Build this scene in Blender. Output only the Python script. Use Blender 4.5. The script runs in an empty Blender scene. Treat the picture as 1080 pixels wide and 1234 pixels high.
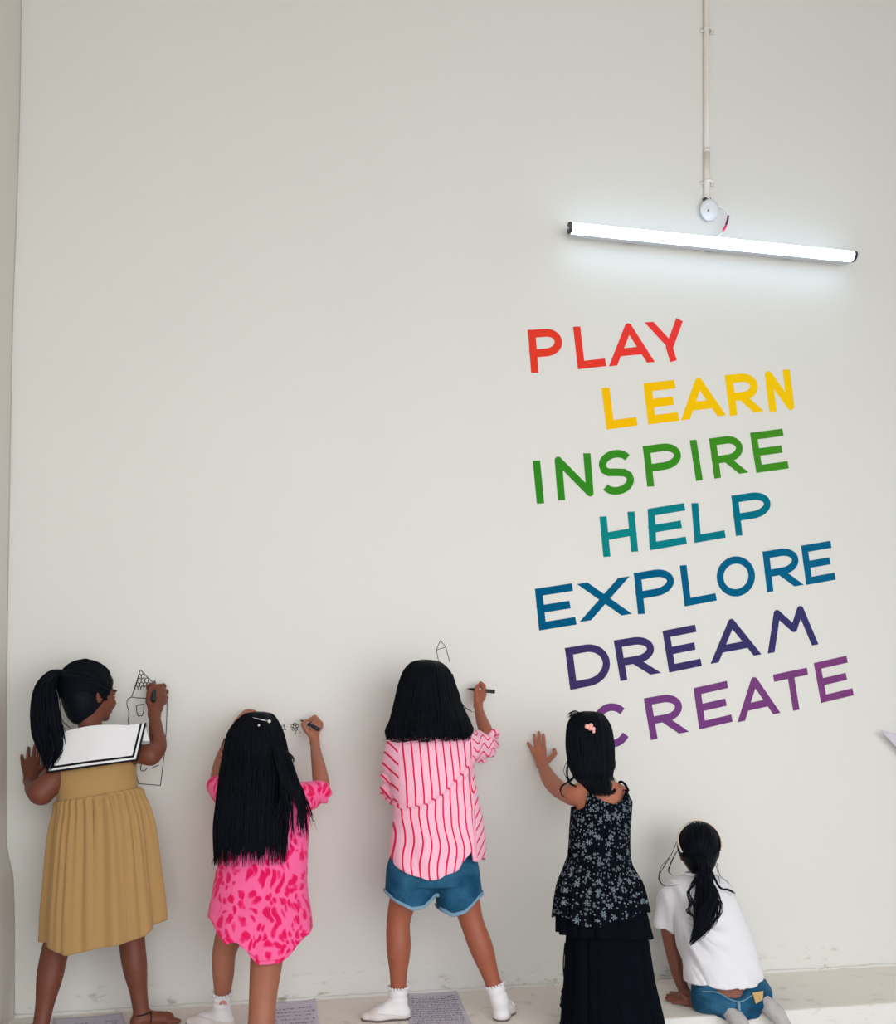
import bpy, math, random
import numpy as np

# ------------------------------------------------------------------ camera
YAW = math.radians(13.0)
CY, SY = math.cos(YAW), math.sin(YAW)
CAM_D, CAM_H, FPX, HOR = 3.362, 0.878, 1080.0, 920.0     # distance to wall, height over the ledge
scene = bpy.context.scene
COL = scene.collection
cam_data = bpy.data.cameras.new('camera')
cam = bpy.data.objects.new('camera', cam_data)
COL.objects.link(cam)
cam.location = (0, -CAM_D, CAM_H)
cam.rotation_euler = (math.radians(90), 0, -YAW)
cam_data.sensor_fit = 'HORIZONTAL'
cam_data.sensor_width = 36.0
cam_data.lens = 36.0 * FPX / 1080.0
cam_data.shift_y = (HOR - 617.0) / 1080.0
cam_data.clip_start = 0.05
scene.camera = cam

# ------------------------------------------------------------------ world, window light, exposure
world = bpy.data.worlds.new('room_ambience')
scene.world = world
world.use_nodes = True
bg = world.node_tree.nodes['Background']
bg.inputs[0].default_value = (0.96, 0.97, 1.0, 1)
bg.inputs[1].default_value = 0.26

def area_light(name, loc, target, sx, sy, power, color):
    d = bpy.data.lights.new(name, 'AREA')
    d.shape = 'RECTANGLE'; d.size = sx; d.size_y = sy; d.energy = power; d.color = color
    o = bpy.data.objects.new(name, d); COL.objects.link(o)
    o.location = loc
    v = np.array(target, float) - np.array(loc, float)
    from mathutils import Vector
    o.rotation_euler = Vector(v).to_track_quat('-Z', 'Y').to_euler()
    return o
area_light('window_daylight', (1.05, -4.4, 1.1), (0.9, 0, 0.6), 5.8, 2.6, 156, (0.995, 1.0, 0.995))

scene.view_settings.view_transform = 'Standard'
scene.view_settings.look = 'None'
scene.view_settings.gamma = 1.0
scene.view_settings.use_curve_mapping = False
scene.view_settings.exposure = 0.0

# ------------------------------------------------------------------ helpers
RNG = np.random.default_rng(7)
random.seed(7)

def P(px, py, t):
    """World point seen at photo position (px, py), t metres in front of the wall."""
    u = (px - 540.0) / FPX; v = (HOR - py) / FPX
    z = (CAM_D - t) / (CY - u * SY)
    return np.array([z * (SY + u * CY), -t, CAM_H + v * z])

def PXM(px, t):
    u = (px - 540.0) / FPX
    return FPX / ((CAM_D - t) / (CY - u * SY))      # photo pixels per metre there

def G(px, py, h=0.0):
    """World point at height h over the ledge seen at (px, py)."""
    z = (CAM_H - h) * FPX / (py - HOR)
    u = (px - 540.0) / FPX
    return np.array([z * (SY + u * CY), -CAM_D + z * (CY - u * SY), h])

def lin(r, g, b):
    def f(c):
        c /= 255.0
        return c / 12.92 if c <= 0.04045 else ((c + 0.055) / 1.055) ** 2.4
    return (f(r), f(g), f(b))

def unit(v):
    v = np.asarray(v, float)
    return v / max(np.linalg.norm(v), 1e-9)

def make_mesh(name, verts, faces, mats, parent=None, smooth=True, attrs=None):
    """verts (n,3); faces either (m,4)/(m,3) array or list of index lists."""
    me = bpy.data.meshes.new(name)
    verts = np.asarray(verts, np.float32)
    if isinstance(faces, np.ndarray):
        m, k = faces.shape
        me.vertices.add(len(verts)); me.vertices.foreach_set('co', verts.ravel())
        me.loops.add(m * k); me.loops.foreach_set('vertex_index', faces.astype(np.int32).ravel())
        me.polygons.add(m)
        me.polygons.foreach_set('loop_start', np.arange(0, m * k, k, dtype=np.int32))
        me.polygons.foreach_set('loop_total', np.full(m, k, np.int32))
        me.update(calc_edges=True)
        me.validate()
    else:
        me.from_pydata([tuple(v) for v in verts.tolist()], [], faces)
    for mt in (mats if isinstance(mats, (list, tuple)) else [mats]):
        me.materials.append(mt)
    if smooth:
        me.polygons.foreach_set('use_smooth', np.ones(len(me.polygons), bool))
    if attrs:
        for an, av in attrs.items():
            av = np.asarray(av, np.float32)
            if av.ndim == 1:
                a = me.attributes.new(an, 'FLOAT', 'POINT'); a.data.foreach_set('value', av)
            else:
                a = me.attributes.new(an, 'FLOAT_COLOR', 'POINT')
                if av.shape[1] == 3: av = np.hstack([av, np.ones((len(av), 1), np.float32)])
                a.data.foreach_set('color', av.ravel())
    o = bpy.data.objects.new(name, me)
    COL.objects.link(o)
    if parent is not None: set_parent(o, parent)
    return o

def set_parent(o, parent):
    o.parent = parent
    m = parent
    loc = np.zeros(3)
    while m is not None:
        loc += np.array(m.location); m = m.parent
    o.location = (-loc[0], -loc[1], -loc[2])

def thing(name, loc, label, cat, group=None):
    o = bpy.data.objects.new(name, None); COL.objects.link(o)
    o.empty_display_size = 0.1
    o.location = tuple(loc)
    tag(o, label, cat, group)
    return o

def tag(o, label=None, cat=None, group=None, kind=None):
    if label: o['label'] = label
    if cat: o['category'] = cat
    if group: o['group'] = group
    if kind: o['kind'] = kind
    return o

# ------------------------------------------------------------------ materials
def new_mat(name):
    m = bpy.data.materials.new(name); m.use_nodes = True
    nt = m.node_tree
    return m, nt, nt.nodes['Principled BSDF']

def nd(nt, typ, **kw):
    n = nt.nodes.new(typ)
    for k, v in kw.items():
        if k.startswith('i_'):
            n.inputs[k[2:].replace('_', ' ')].default_value = v
        else:
            setattr(n, k, v)
    return n

def simple_mat(name, rgb, rough=0.6, spec=0.3, metal=0.0, vary=0.06, scale=30, bump=0.0, bscale=300, sheen=0.0, bdist=0.001):
    m, nt, b = new_mat(name)
    b.inputs['Roughness'].default_value = rough
    b.inputs['Specular IOR Level'].default_value = spec
    b.inputs['Metallic'].default_value = metal
    if sheen:
        b.inputs['Sheen Weight'].default_value = sheen
    tc = nd(nt, 'ShaderNodeTexCoord')
    nz = nd(nt, 'ShaderNodeTexNoise', i_Scale=scale, i_Detail=4.0)
    nt.links.new(tc.outputs['Object'], nz.inputs['Vector'])
    mx = nd(nt, 'ShaderNodeMix', data_type='RGBA')
    mx.inputs[6].default_value = tuple(c * (1 - vary) for c in rgb) + (1,)
    mx.inputs[7].default_value = tuple(min(1, c * (1 + vary)) for c in rgb) + (1,)
    nt.links.new(nz.outputs['Fac'], mx.inputs[0])
    nt.links.new(mx.outputs[2], b.inputs['Base Color'])
    if bump:
        n2 = nd(nt, 'ShaderNodeTexNoise', i_Scale=bscale, i_Detail=3.0)
        nt.links.new(tc.outputs['Object'], n2.inputs['Vector'])
        bp = nd(nt, 'ShaderNodeBump', i_Strength=bump, i_Distance=bdist)
        nt.links.new(n2.outputs['Fac'], bp.inputs['Height'])
        nt.links.new(bp.outputs['Normal'], b.inputs['Normal'])
    return m

def skin_mat(name):
    m, nt, b = new_mat(name)
    at = nd(nt, 'ShaderNodeAttribute', attribute_name='tone')
    tc = nd(nt, 'ShaderNodeTexCoord')
    nz = nd(nt, 'ShaderNodeTexNoise', i_Scale=35.0, i_Detail=5.0)
    nt.links.new(tc.outputs['Object'], nz.inputs['Vector'])
    mr = nd(nt, 'ShaderNodeMapRange'); mr.inputs[3].default_value = 0.88; mr.inputs[4].default_value = 1.12
    nt.links.new(nz.outputs['Fac'], mr.inputs[0])
    mx = nd(nt, 'ShaderNodeMix', data_type='RGBA', blend_type='MULTIPLY'); mx.inputs[0].default_value = 1.0
    nt.links.new(at.outputs['Color'], mx.inputs[6]); nt.links.new(mr.outputs[0], mx.inputs[7])
    nt.links.new(mx.outputs[2], b.inputs['Base Color'])
    b.inputs['Roughness'].default_value = 0.5
    b.inputs['Specular IOR Level'].default_value = 0.35
    b.inputs['Subsurface Weight'].default_value = 0.08
    b.inputs['Subsurface Radius'].default_value = (0.012, 0.005, 0.003)
    b.inputs['Subsurface Scale'].default_value = 0.3
    n2 = nd(nt, 'ShaderNodeTexNoise', i_Scale=420.0, i_Detail=2.0)
    nt.links.new(tc.outputs['Object'], n2.inputs['Vector'])
    bp = nd(nt, 'ShaderNodeBump', i_Strength=0.15, i_Distance=0.0006)
    nt.links.new(n2.outputs['Fac'], bp.inputs['Height']); nt.links.new(bp.outputs['Normal'], b.inputs['Normal'])
    return m

def wall_mat(name, rgb, dirt=0.0, dirt_h=0.1):
    m, nt, b = new_mat(name)
    b.inputs['Roughness'].default_value = 0.66
    b.inputs['Specular IOR Level'].default_value = 0.18
    geo = nd(nt, 'ShaderNodeNewGeometry')
    n1 = nd(nt, 'ShaderNodeTexNoise', i_Scale=1.7, i_Detail=5.0)
    nt.links.new(geo.outputs['Position'], n1.inputs['Vector'])
    mx = nd(nt, 'ShaderNodeMix', data_type='RGBA')
    mx.inputs[6].default_value = tuple(c * 0.975 for c in rgb) + (1,)
    mx.inputs[7].default_value = tuple(min(1, c * 1.02) for c in rgb) + (1,)
    nt.links.new(n1.outputs['Fac'], mx.inputs[0])
    out = mx.outputs[2]
    # scuffs and flaked paint
    n3 = nd(nt, 'ShaderNodeTexNoise', i_Scale=22.0, i_Detail=6.0, i_Roughness=0.7)
    mp = nd(nt, 'ShaderNodeMapping'); mp.inputs['Scale'].default_value = (0.5, 0.5, 1.3)
    nt.links.new(geo.outputs['Position'], mp.inputs['Vector']); nt.links.new(mp.outputs[0], n3.inputs['Vector'])
    r3 = nd(nt, 'ShaderNodeMapRange'); r3.inputs[1].default_value = 0.57; r3.inputs[2].default_value = 0.67
    nt.links.new(n3.outputs['Fac'], r3.inputs[0])
    sp = nd(nt, 'ShaderNodeSeparateXYZ'); nt.links.new(geo.outputs['Position'], sp.inputs[0])
    rz = nd(nt, 'ShaderNodeMapRange'); rz.inputs[1].default_value = dirt_h; rz.inputs[2].default_value = -0.02
    nt.links.new(sp.outputs['Z'], rz.inputs[0])
    mu = nd(nt, 'ShaderNodeMath', operation='MULTIPLY'); nt.links.new(r3.outputs[0], mu.inputs[0]); nt.links.new(rz.outputs[0], mu.inputs[1])
    m2 = nd(nt, 'ShaderNodeMath', operation='MULTIPLY'); m2.inputs[1].default_value = dirt; nt.links.new(mu.outputs[0], m2.inputs[0])
    md = nd(nt, 'ShaderNodeMix', data_type='RGBA'); md.inputs[7].default_value = lin(150, 138, 118) + (1,)
    nt.links.new(m2.outputs[0], md.inputs[0]); nt.links.new(out, md.inputs[6])
    nt.links.new(md.outputs[2], b.inputs['Base Color'])
    n2 = nd(nt, 'ShaderNodeTexNoise', i_Scale=9.0, i_Detail=6.0)
    nt.links.new(geo.outputs['Position'], n2.inputs['Vector'])
    bp = nd(nt, 'ShaderNodeBump', i_Strength=0.12, i_Distance=0.01)
    nt.links.new(n2.outputs['Fac'], bp.inputs['Height']); nt.links.new(bp.outputs['Normal'], b.inputs['Normal'])
    return m

def hair_mat(name='black_hair'):
    m, nt, b = new_mat(name)
    b.inputs['Base Color'].default_value = (0.0045, 0.0055, 0.0085, 1)
    b.inputs['Roughness'].default_value = 0.5
    b.inputs['Specular IOR Level'].default_value = 0.12
    b.inputs['Specular Tint'].default_value = (0.6, 0.75, 1.0, 1)
    return m

M_SKIN = skin_mat('skin')
M_HAIR = hair_mat()
M_WHITE_PLASTIC = simple_mat('white_plastic', (0.78, 0.78, 0.78), 0.4, 0.4, vary=0.02)
M_BLACK_PLASTIC = simple_mat('black_plastic', (0.008, 0.008, 0.01), 0.4, 0.4)
M_GREY_PLASTIC = simple_mat('grey_barrel', lin(30, 40, 46), 0.35, 0.4)
M_DARK_METAL = simple_mat('dark_metal', lin(60, 62, 72), 0.4, 0.5, metal=0.5)

# ------------------------------------------------------------------ signed distance field modelling
class Field:
    def __init__(s, lo, hi, h):
        s.h = h
        s.lo = np.asarray(lo, float)
        n = np.ceil((np.asarray(hi, float) - s.lo) / h).astype(int) + 1
        s.ax = [(s.lo[i] + h * np.arange(n[i])).astype(np.float32) for i in range(3)]
        s.f = np.full(tuple(n), 0.5, np.float32)

    def win(s, lo, hi):
        sl = []
        for i in range(3):
            a = int(max(0, math.floor((lo[i] - s.lo[i]) / s.h)))
            b = int(min(len(s.ax[i]), math.ceil((hi[i] - s.lo[i]) / s.h) + 1))
            if b <= a: return None, None
            sl.append(slice(a, b))
        X = s.ax[0][sl[0]][:, None, None]; Y = s.ax[1][sl[1]][None, :, None]; Z = s.ax[2][sl[2]][None, None, :]
        return tuple(sl), (X, Y, Z)

    def put(s, sl, d, k):
        f = s.f[sl]
        if k > 0:
            hh = np.clip(0.5 + 0.5 * (f - d) / k, 0, 1)
            s.f[sl] = f * (1 - hh) + d * hh - k * hh * (1 - hh)
        else:
            s.f[sl] = np.minimum(f, d)

    def cut(s, sl, d, k=0.0):
        f = s.f[sl]
        if k > 0:
            hh = np.clip(0.5 - 0.5 * (f + d) / k, 0, 1)
            s.f[sl] = f * (1 - hh) + (-d) * hh + k * hh * (1 - hh)
        else:
            s.f[sl] = np.maximum(f, -d)

    def cone(s, a, b, ra, rb, k=0.01, flat=None, sub=False):
        a = np.asarray(a, float); b = np.asarray(b, float)
        m = max(ra, rb) * (flat[1] if flat and flat[1] > 1 else 1) + 2.5 * k + 3 * s.h
        sl, xyz = s.win(np.minimum(a, b) - m, np.maximum(a, b) + m)
        if sl is None: return
        X, Y, Z = xyz
        ab = b - a; L2 = max(float(ab @ ab), 1e-12)
        t = np.clip(((X - a[0]) * ab[0] + (Y - a[1]) * ab[1] + (Z - a[2]) * ab[2]) / L2, 0, 1)
        qx = X - (a[0] + t * ab[0]); qy = Y - (a[1] + t * ab[1]); qz = Z - (a[2] + t * ab[2])
        r = ra + t * (rb - ra)
        if flat:
            n, sc = unit(flat[0]), flat[1]
            w = (qx * n[0] + qy * n[1] + qz * n[2]) * (1.0 / sc - 1.0)
            qx = qx + w * n[0]; qy = qy + w * n[1]; qz = qz + w * n[2]
        d = np.sqrt(qx * qx + qy * qy + qz * qz) - r
        if flat and flat[1] < 1: d = d * max(flat[1], 0.6)
        d = d.astype(np.float32)
        (s.cut if sub else s.put)(sl, d, k)

    def chain(s, pts, k=0.01, k0=None, flat=None):
        """pts: list of (point, radius); long limbs are one smooth tapering tube."""
        if k >= 0.01 and k0 is None and flat is None and len(pts) > 2:
            return s.limb(pts, k)
        for i in range(len(pts) - 1):
            s.cone(pts[i][0], pts[i + 1][0], pts[i][1], pts[i + 1][1], (k0 if (i == 0 and k0 is not None) else k), flat)

    def limb(s, pts, k, n=None):
        A = spline(np.array([list(p) + [r] for p, r in pts], float), n or (4 * len(pts)))
        Q, r = A[:, :3], A[:, 3]
        m = r.max() + 2.5 * k + 3 * s.h
        sl, xyz = s.win(Q.min(0) - m, Q.max(0) + m)
        if sl is None: return
        X, Y, Z = xyz; D = None
        for a, b, ra, rb in zip(Q[:-1], Q[1:], r[:-1], r[1:]):
            ab = b - a; L2 = max(float(ab @ ab), 1e-12)
            t = np.clip(((X - a[0]) * ab[0] + (Y - a[1]) * ab[1] + (Z - a[2]) * ab[2]) / L2, 0, 1)
            d = np.sqrt((X - a[0] - t * ab[0]) ** 2 + (Y - a[1] - t * ab[1]) ** 2 + (Z - a[2] - t * ab[2]) ** 2) - (ra + t * (rb - ra))
            D = d if D is None else np.minimum(D, d)
        s.put(sl, D.astype(np.float32), k)

    def ell(s, c, axes, radii, k=0.01, sub=False):
        c = np.asarray(c, float)
        A = np.array([unit(a) for a in axes]); R = np.asarray(radii, float)
        ext = np.sqrt(((A.T * R) ** 2).sum(axis=1)) + 2.5 * k + 3 * s.h
        sl, xyz = s.win(c - ext, c + ext)
        if sl is None: return
        X, Y, Z = xyz
        dx, dy, dz = X - c[0], Y - c[1], Z - c[2]
        k0 = 0; k1 = 0
        for i in range(3):
            q = (dx * A[i, 0] + dy * A[i, 1] + dz * A[i, 2]) / R[i]
            k0 = k0 + q * q; k1 = k1 + (q / R[i]) ** 2
        k0 = np.sqrt(k0); k1 = np.sqrt(k1) + 1e-9
        d = (k0 * (k0 - 1) / k1).astype(np.float32)
        (s.cut if sub else s.put)(sl, d, k)

    def stack(s, rows, k=0.01, power=2.0, grow=0.0):
        """rows: (z, cx, cy, rx, ry), any order; elliptical slices."""
        rows = sorted([tuple(map(float, r)) for r in rows])
        R = np.array(rows)
        lo = np.array([(R[:, 1] - R[:, 3]).min(), (R[:, 2] - R[:, 4]).min(), R[0, 0]]) - grow - 2.5 * k - 3 * s.h
        hi = np.array([(R[:, 1] + R[:, 3]).max(), (R[:, 2] + R[:, 4]).max(), R[-1, 0]]) + grow + 2.5 * k + 3 * s.h
        sl, xyz = s.win(lo, hi)
        if sl is None: return
        X, Y, Z = xyz
        z = Z.ravel()
        g = lambda j: smooth_interp(z, R[:, 0], R[:, j])[None, None, :]
        cx, cy, rx, ry = g(1), g(2), g(3) + grow, g(4) + grow
        q = (np.abs((X - cx) / rx) ** power + np.abs((Y - cy) / ry) ** power) ** (1.0 / power)
        d = (q - 1) * np.minimum(rx, ry)
        d = np.maximum(d, np.maximum(Z - (R[-1, 0] + grow), (R[0, 0] - grow) - Z))
        s.put(sl, d.astype(np.float32), k)

    def grid(s):
        return s.ax[0][:, None, None], s.ax[1][None, :, None], s.ax[2][None, None, :]

    def shell(s, th):
        s.f = np.maximum(s.f, -(s.f + th))

    def mesh(s):
        f = s.f; h = s.h
        ins = f < 0
        nx, ny, nz = f.shape
        cnt = np.zeros((nx - 1, ny - 1, nz - 1), np.int8)
        for a in (0, 1):
            for b in (0, 1):
                for c in (0, 1):
                    cnt += ins[a:nx - 1 + a, b:ny - 1 + b, c:nz - 1 + c]
        I, J, K = np.nonzero((cnt > 0) & (cnt < 8))
        idx = np.full(cnt.shape, -1, np.int32); idx[I, J, K] = np.arange(len(I))
        acc = np.zeros((len(I), 3)); num = np.zeros(len(I))
        cor = [(a, b, c) for a in (0, 1) for b in (0, 1) for c in (0, 1)]
        for p in cor:
            for ax in range(3):
                if p[ax]: continue
                q = list(p); q[ax] = 1
                v0 = f[I + p[0], J + p[1], K + p[2]].astype(float); v1 = f[I + q[0], J + q[1], K + q[2]].astype(float)
                m = (v0 < 0) != (v1 < 0)
                t = np.where(m, v0 / np.where(m, v0 - v1, 1), 0)
                pos = np.array(p, float)[None, :].repeat(len(I), 0); pos[:, ax] = t
                acc[m] += pos[m]; num[m] += 1
        V = s.lo + h * (np.stack([I, J, K], 1) + acc / num[:, None])
        F = []
        for ax in range(3):
            sl0 = [slice(None)] * 3; sl1 = [slice(None)] * 3
            sl0[ax] = slice(0, -1); sl1[ax] = slice(1, None)
            a0, a1 = ins[tuple(sl0)], ins[tuple(sl1)]
            E = np.stack(np.nonzero(a0 != a1), 1)
            o1, o2 = (ax + 1) % 3, (ax + 2) % 3
            ok = (E[:, o1] > 0) & (E[:, o2] > 0) & (E[:, o1] < f.shape[o1] - 1) & (E[:, o2] < f.shape[o2] - 1)
            E = E[ok]
            flip = a0[E[:, 0], E[:, 1], E[:, 2]]
            def cell(d1, d2):
                C = E.copy(); C[:, o1] -= d1; C[:, o2] -= d2
                return idx[C[:, 0], C[:, 1], C[:, 2]]
            q = np.stack([cell(1, 1), cell(0, 1), cell(0, 0), cell(1, 0)], 1)
            q[~flip] = q[~flip][:, ::-1]
            F.append(q)
        F = np.concatenate(F)
        F = F[(F >= 0).all(1)]
        return V, F

def smooth_interp(x, xs, ys):
    """Monotone-ish cubic interpolation (Catmull-Rom on uneven knots)."""
    xs = np.asarray(xs, float); ys = np.asarray(ys, float)
    x = np.clip(np.asarray(x, float), xs[0], xs[-1])
    n = len(xs)
    if n < 3: return np.interp(x, xs, ys)
    m = np.zeros(n)
    dl = np.diff(ys) / np.maximum(np.diff(xs), 1e-9)
    m[0], m[-1] = dl[0], dl[-1]
    for i in range(1, n - 1):
        m[i] = 0 if dl[i - 1] * dl[i] <= 0 else 2 * dl[i - 1] * dl[i] / (dl[i - 1] + dl[i])
    i = np.clip(np.searchsorted(xs, x) - 1, 0, n - 2)
    hh = xs[i + 1] - xs[i]; t = (x - xs[i]) / np.maximum(hh, 1e-9)
    return ((2 * t ** 3 - 3 * t ** 2 + 1) * ys[i] + (t ** 3 - 2 * t ** 2 + t) * hh * m[i]
            + (-2 * t ** 3 + 3 * t ** 2) * ys[i + 1] + (t ** 3 - t ** 2) * hh * m[i + 1])

def relax(V, F, it=1, lam=0.5):
    for _ in range(it):
        acc = np.zeros_like(V); num = np.zeros(len(V))
        k = F.shape[1]
        for a in range(k):
            b = (a + 1) % k
            np.add.at(acc, F[:, a], V[F[:, b]]); np.add.at(num, F[:, a], 1)
            np.add.at(acc, F[:, b], V[F[:, a]]); np.add.at(num, F[:, b], 1)
        V = V + lam * (acc / np.maximum(num, 1)[:, None] - V)
    return V

def vnormals(V, F):
    n = np.cross(V[F[:, 2]] - V[F[:, 0]], V[F[:, -1]] - V[F[:, 1]])
    N = np.zeros_like(V)
    for a in range(F.shape[1]): np.add.at(N, F[:, a], n)
    return N / np.maximum(np.linalg.norm(N, axis=1), 1e-12)[:, None]

def wob(V, scale, seed, octaves=3):
    """Smooth pseudo noise, about -1..1."""
    r = np.random.default_rng(seed)
    out = np.zeros(len(V)); a = 1.0; tot = 0
    for o in range(octaves):
        for _ in range(4):
            k = r.normal(size=3) * scale * (1.9 ** o); ph = r.uniform(0, 6.28)
            w = r.normal(size=3) * scale * 0.6 * (1.9 ** o)
            out += a * 0.5 * np.sin(V @ k + ph + 1.3 * np.sin(V @ w + ph * 2))
            tot += a * 0.25
        a *= 0.55
    return out / tot * 0.5

def stack_px(rows):
    """rows of (py, pxL, pxR, t, ry) -> (z, cx, cy, rx, ry) slices."""
    out = []
    for py, l, r, t, ry in rows:
        c = P((l + r) / 2, py, t)
        out.append((c[2], c[0], c[1], (r - l) / 2 / PXM((l + r) / 2, t), ry))
    return out

def px_chain(pts, ox=0, oy=0, s=1.0):
    return [(P(ox + x / s, oy + y / s, t), r) for x, y, t, r in pts]

def on_surface(o, px, py, off=0.0, tol=2.5):
    """Point of a built mesh nearest to the camera side at (px, py), moved off it towards the viewer."""
    n = len(o.data.vertices); a = np.empty(n * 3, np.float32); o.data.vertices.foreach_get('co', a)
    V = a.reshape(-1, 3); zc = V[:, 0] * SY + (V[:, 1] + CAM_D) * CY
    x = 540 + FPX * (V[:, 0] * CY - (V[:, 1] + CAM_D) * SY) / zc; y = HOR - FPX * (V[:, 2] - CAM_H) / zc
    m = np.hypot(x - px, y - py) < tol
    p = P(px, py, -V[m, 1].min()) if m.any() else P(px, py, 0.5)
    return p + unit(np.array([0, -CAM_D, CAM_H]) - p) * off

# ---- swept tubes and lofts
def tube_arrays(pts, radii, sides=8, cap=True, flat=None):
    pts = np.asarray(pts, float); n = len(pts)
    radii = np.broadcast_to(np.asarray(radii, float), (n,))
    T = np.gradient(pts, axis=0); T /= np.maximum(np.linalg.norm(T, axis=1), 1e-9)[:, None]
    ref = np.array([0, 0, 1.0]) if abs(T[0, 2]) < 0.9 else np.array([1.0, 0, 0])
    u = unit(np.cross(T[0], ref)); V = []
    for i in range(n):
        u = unit(u - T[i] * (u @ T[i])); w = np.cross(T[i], u)
        for j in range(sides):
            a = 2 * math.pi * j / sides
            V.append(pts[i] + radii[i] * (math.cos(a) * u + math.sin(a) * w))
    F = []
    for i in range(n - 1):
        for j in range(sides):
            F.append([i * sides + j, i * sides + (j + 1) % sides, (i + 1) * sides + (j + 1) % sides, (i + 1) * sides + j])
    if cap:
        F.append(list(range(sides))[::-1]); F.append([(n - 1) * sides + j for j in range(sides)])
    return V, F

class MB:
    """Collects pieces of one mesh."""
    def __init__(s): s.V = []; s.F = []
    def add(s, V, F):
        o = len(s.V); s.V += [tuple(map(float, v)) for v in V]; s.F += [[i + o for i in f] for f in F]
        return s
    def tube(s, pts, r, sides=8, cap=True): return s.add(*tube_arrays(pts, r, sides, cap))
    def box(s, c, size, axes=None):
        ax = np.eye(3) if axes is None else np.array([unit(a) for a in axes])
        c = np.asarray(c, float); h = np.asarray(size, float) / 2
        V = [c + ax[0] * h[0] * sx + ax[1] * h[1] * sy + ax[2] * h[2] * sz for sx in (-1, 1) for sy in (-1, 1) for sz in (-1, 1)]
        return s.add(V, [[0, 1, 3, 2], [4, 6, 7, 5], [0, 4, 5, 1], [2, 3, 7, 6], [0, 2, 6, 4], [1, 5, 7, 3]])
    def prism(s, poly, n, th):
        """poly: list of 3D points, extruded by th along n."""
        n = unit(n) * th; k = len(poly)
        V = [np.asarray(p) for p in poly] + [np.asarray(p) + n for p in poly]
        F = [list(range(k))[::-1], [k + i for i in range(k)]] + [[i, (i + 1) % k, k + (i + 1) % k, k + i] for i in range(k)]
        return s.add(V, F)
    def obj(s, name, mat, parent=None, smooth=False, bevel=0.0):
        o = make_mesh(name, np.array(s.V), s.F, mat, parent, smooth)
        if bevel:
            b = o.modifiers.new('bevel', 'BEVEL'); b.width = bevel; b.segments = 2; b.limit_method = 'ANGLE'
        return o

def spline(pts, n):
    pts = np.asarray(pts, float)
    d = np.r_[0, np.cumsum(np.linalg.norm(np.diff(pts[:, :3], axis=0), axis=1))]
    d /= d[-1]
    x = np.linspace(0, 1, n)
    k = len(pts)
    if k == 2: return np.stack([np.interp(x, d, pts[:, j]) for j in range(pts.shape[1])], 1)
    m = np.gradient(pts, d, axis=0) if k > 2 else None
    i = np.clip(np.searchsorted(d, x) - 1, 0, k - 2)
    h = (d[i + 1] - d[i]); t = ((x - d[i]) / h)[:, None]; h = h[:, None]
    return ((2 * t ** 3 - 3 * t ** 2 + 1) * pts[i] + (t ** 3 - 2 * t ** 2 + t) * h * m[i]
            + (-2 * t ** 3 + 3 * t ** 2) * pts[i + 1] + (t ** 3 - t ** 2) * h * m[i + 1])

def loft(name, rows, mat, parent, ntheta=160, nv=60, fold=None, drop=None, thick=0.003, attrs_fn=None):
    """Open cloth tube through px rows (py, L, R, t, ry), top to bottom; fold(theta, v)->radial factor, drop(theta, v)->dz."""
    R = np.array(stack_px(rows)); nr = len(R)
    v = np.linspace(0, 1, nv); kn = np.linspace(0, 1, nr)
    q = np.stack([smooth_interp(v, kn, R[:, j]) for j in range(5)], 1)
    th = np.linspace(0, 2 * math.pi, ntheta, endpoint=False)
    TH, VV = np.meshgrid(th, v)
    fr = fold(TH, VV) if fold else np.ones_like(TH)
    X = q[:, 1][:, None] + q[:, 3][:, None] * np.cos(TH) * fr
    Y = q[:, 2][:, None] - q[:, 4][:, None] * np.sin(TH) * fr        # theta 90 deg faces the camera side
    Z = np.repeat(q[:, 0][:, None], ntheta, 1) + (drop(TH, VV) if drop else 0)
    V = np.stack([X, Y, Z], -1).reshape(-1, 3)
    i, j = np.meshgrid(np.arange(nv - 1), np.arange(ntheta), indexing='ij')
    a = i * ntheta + j; b = i * ntheta + (j + 1) % ntheta
    F = np.stack([a, a + ntheta, b + ntheta, b], -1).reshape(-1, 4)
    at = attrs_fn(TH.ravel(), VV.ravel(), V) if attrs_fn else None
    o = make_mesh(name, V, F, mat, parent, True, at)
    sm = o.modifiers.new('cloth', 'SOLIDIFY'); sm.thickness = thick; sm.offset = -1
    return o

# ---- hair
def strand_mesh(paths, widths):
    """paths (n, m, 3), widths (n, m): three-sided strands, all in one array mesh."""
    n, m, _ = paths.shape
    T = np.gradient(paths, axis=1); T /= np.maximum(np.linalg.norm(T, axis=2), 1e-9)[..., None]
    ref = np.broadcast_to(np.array([0.3, -0.9, 0.25]), paths.shape)
    U = np.cross(T, ref); U /= np.maximum(np.linalg.norm(U, axis=2), 1e-6)[..., None]
    W = np.cross(T, U)
    V = []
    for a, fl in ((90, 0.8), (210, 1.0), (330, 1.0)):
        c, s_ = math.cos(math.radians(a)), math.sin(math.radians(a))
        V.append(paths + widths[..., None] * (c * U * fl + s_ * W * fl))
    V = np.stack(V, 2).reshape(-1, 3)
    base = (np.arange(n)[:, None] * m + np.arange(m - 1)[None, :]).reshape(-1)
    F = []
    for j in range(3):
        k = (j + 1) % 3
        F.append(np.stack([base * 3 + j, base * 3 + k, (base + 1) * 3 + k, (base + 1) * 3 + j], 1))
    return V, np.concatenate(F)

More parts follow.
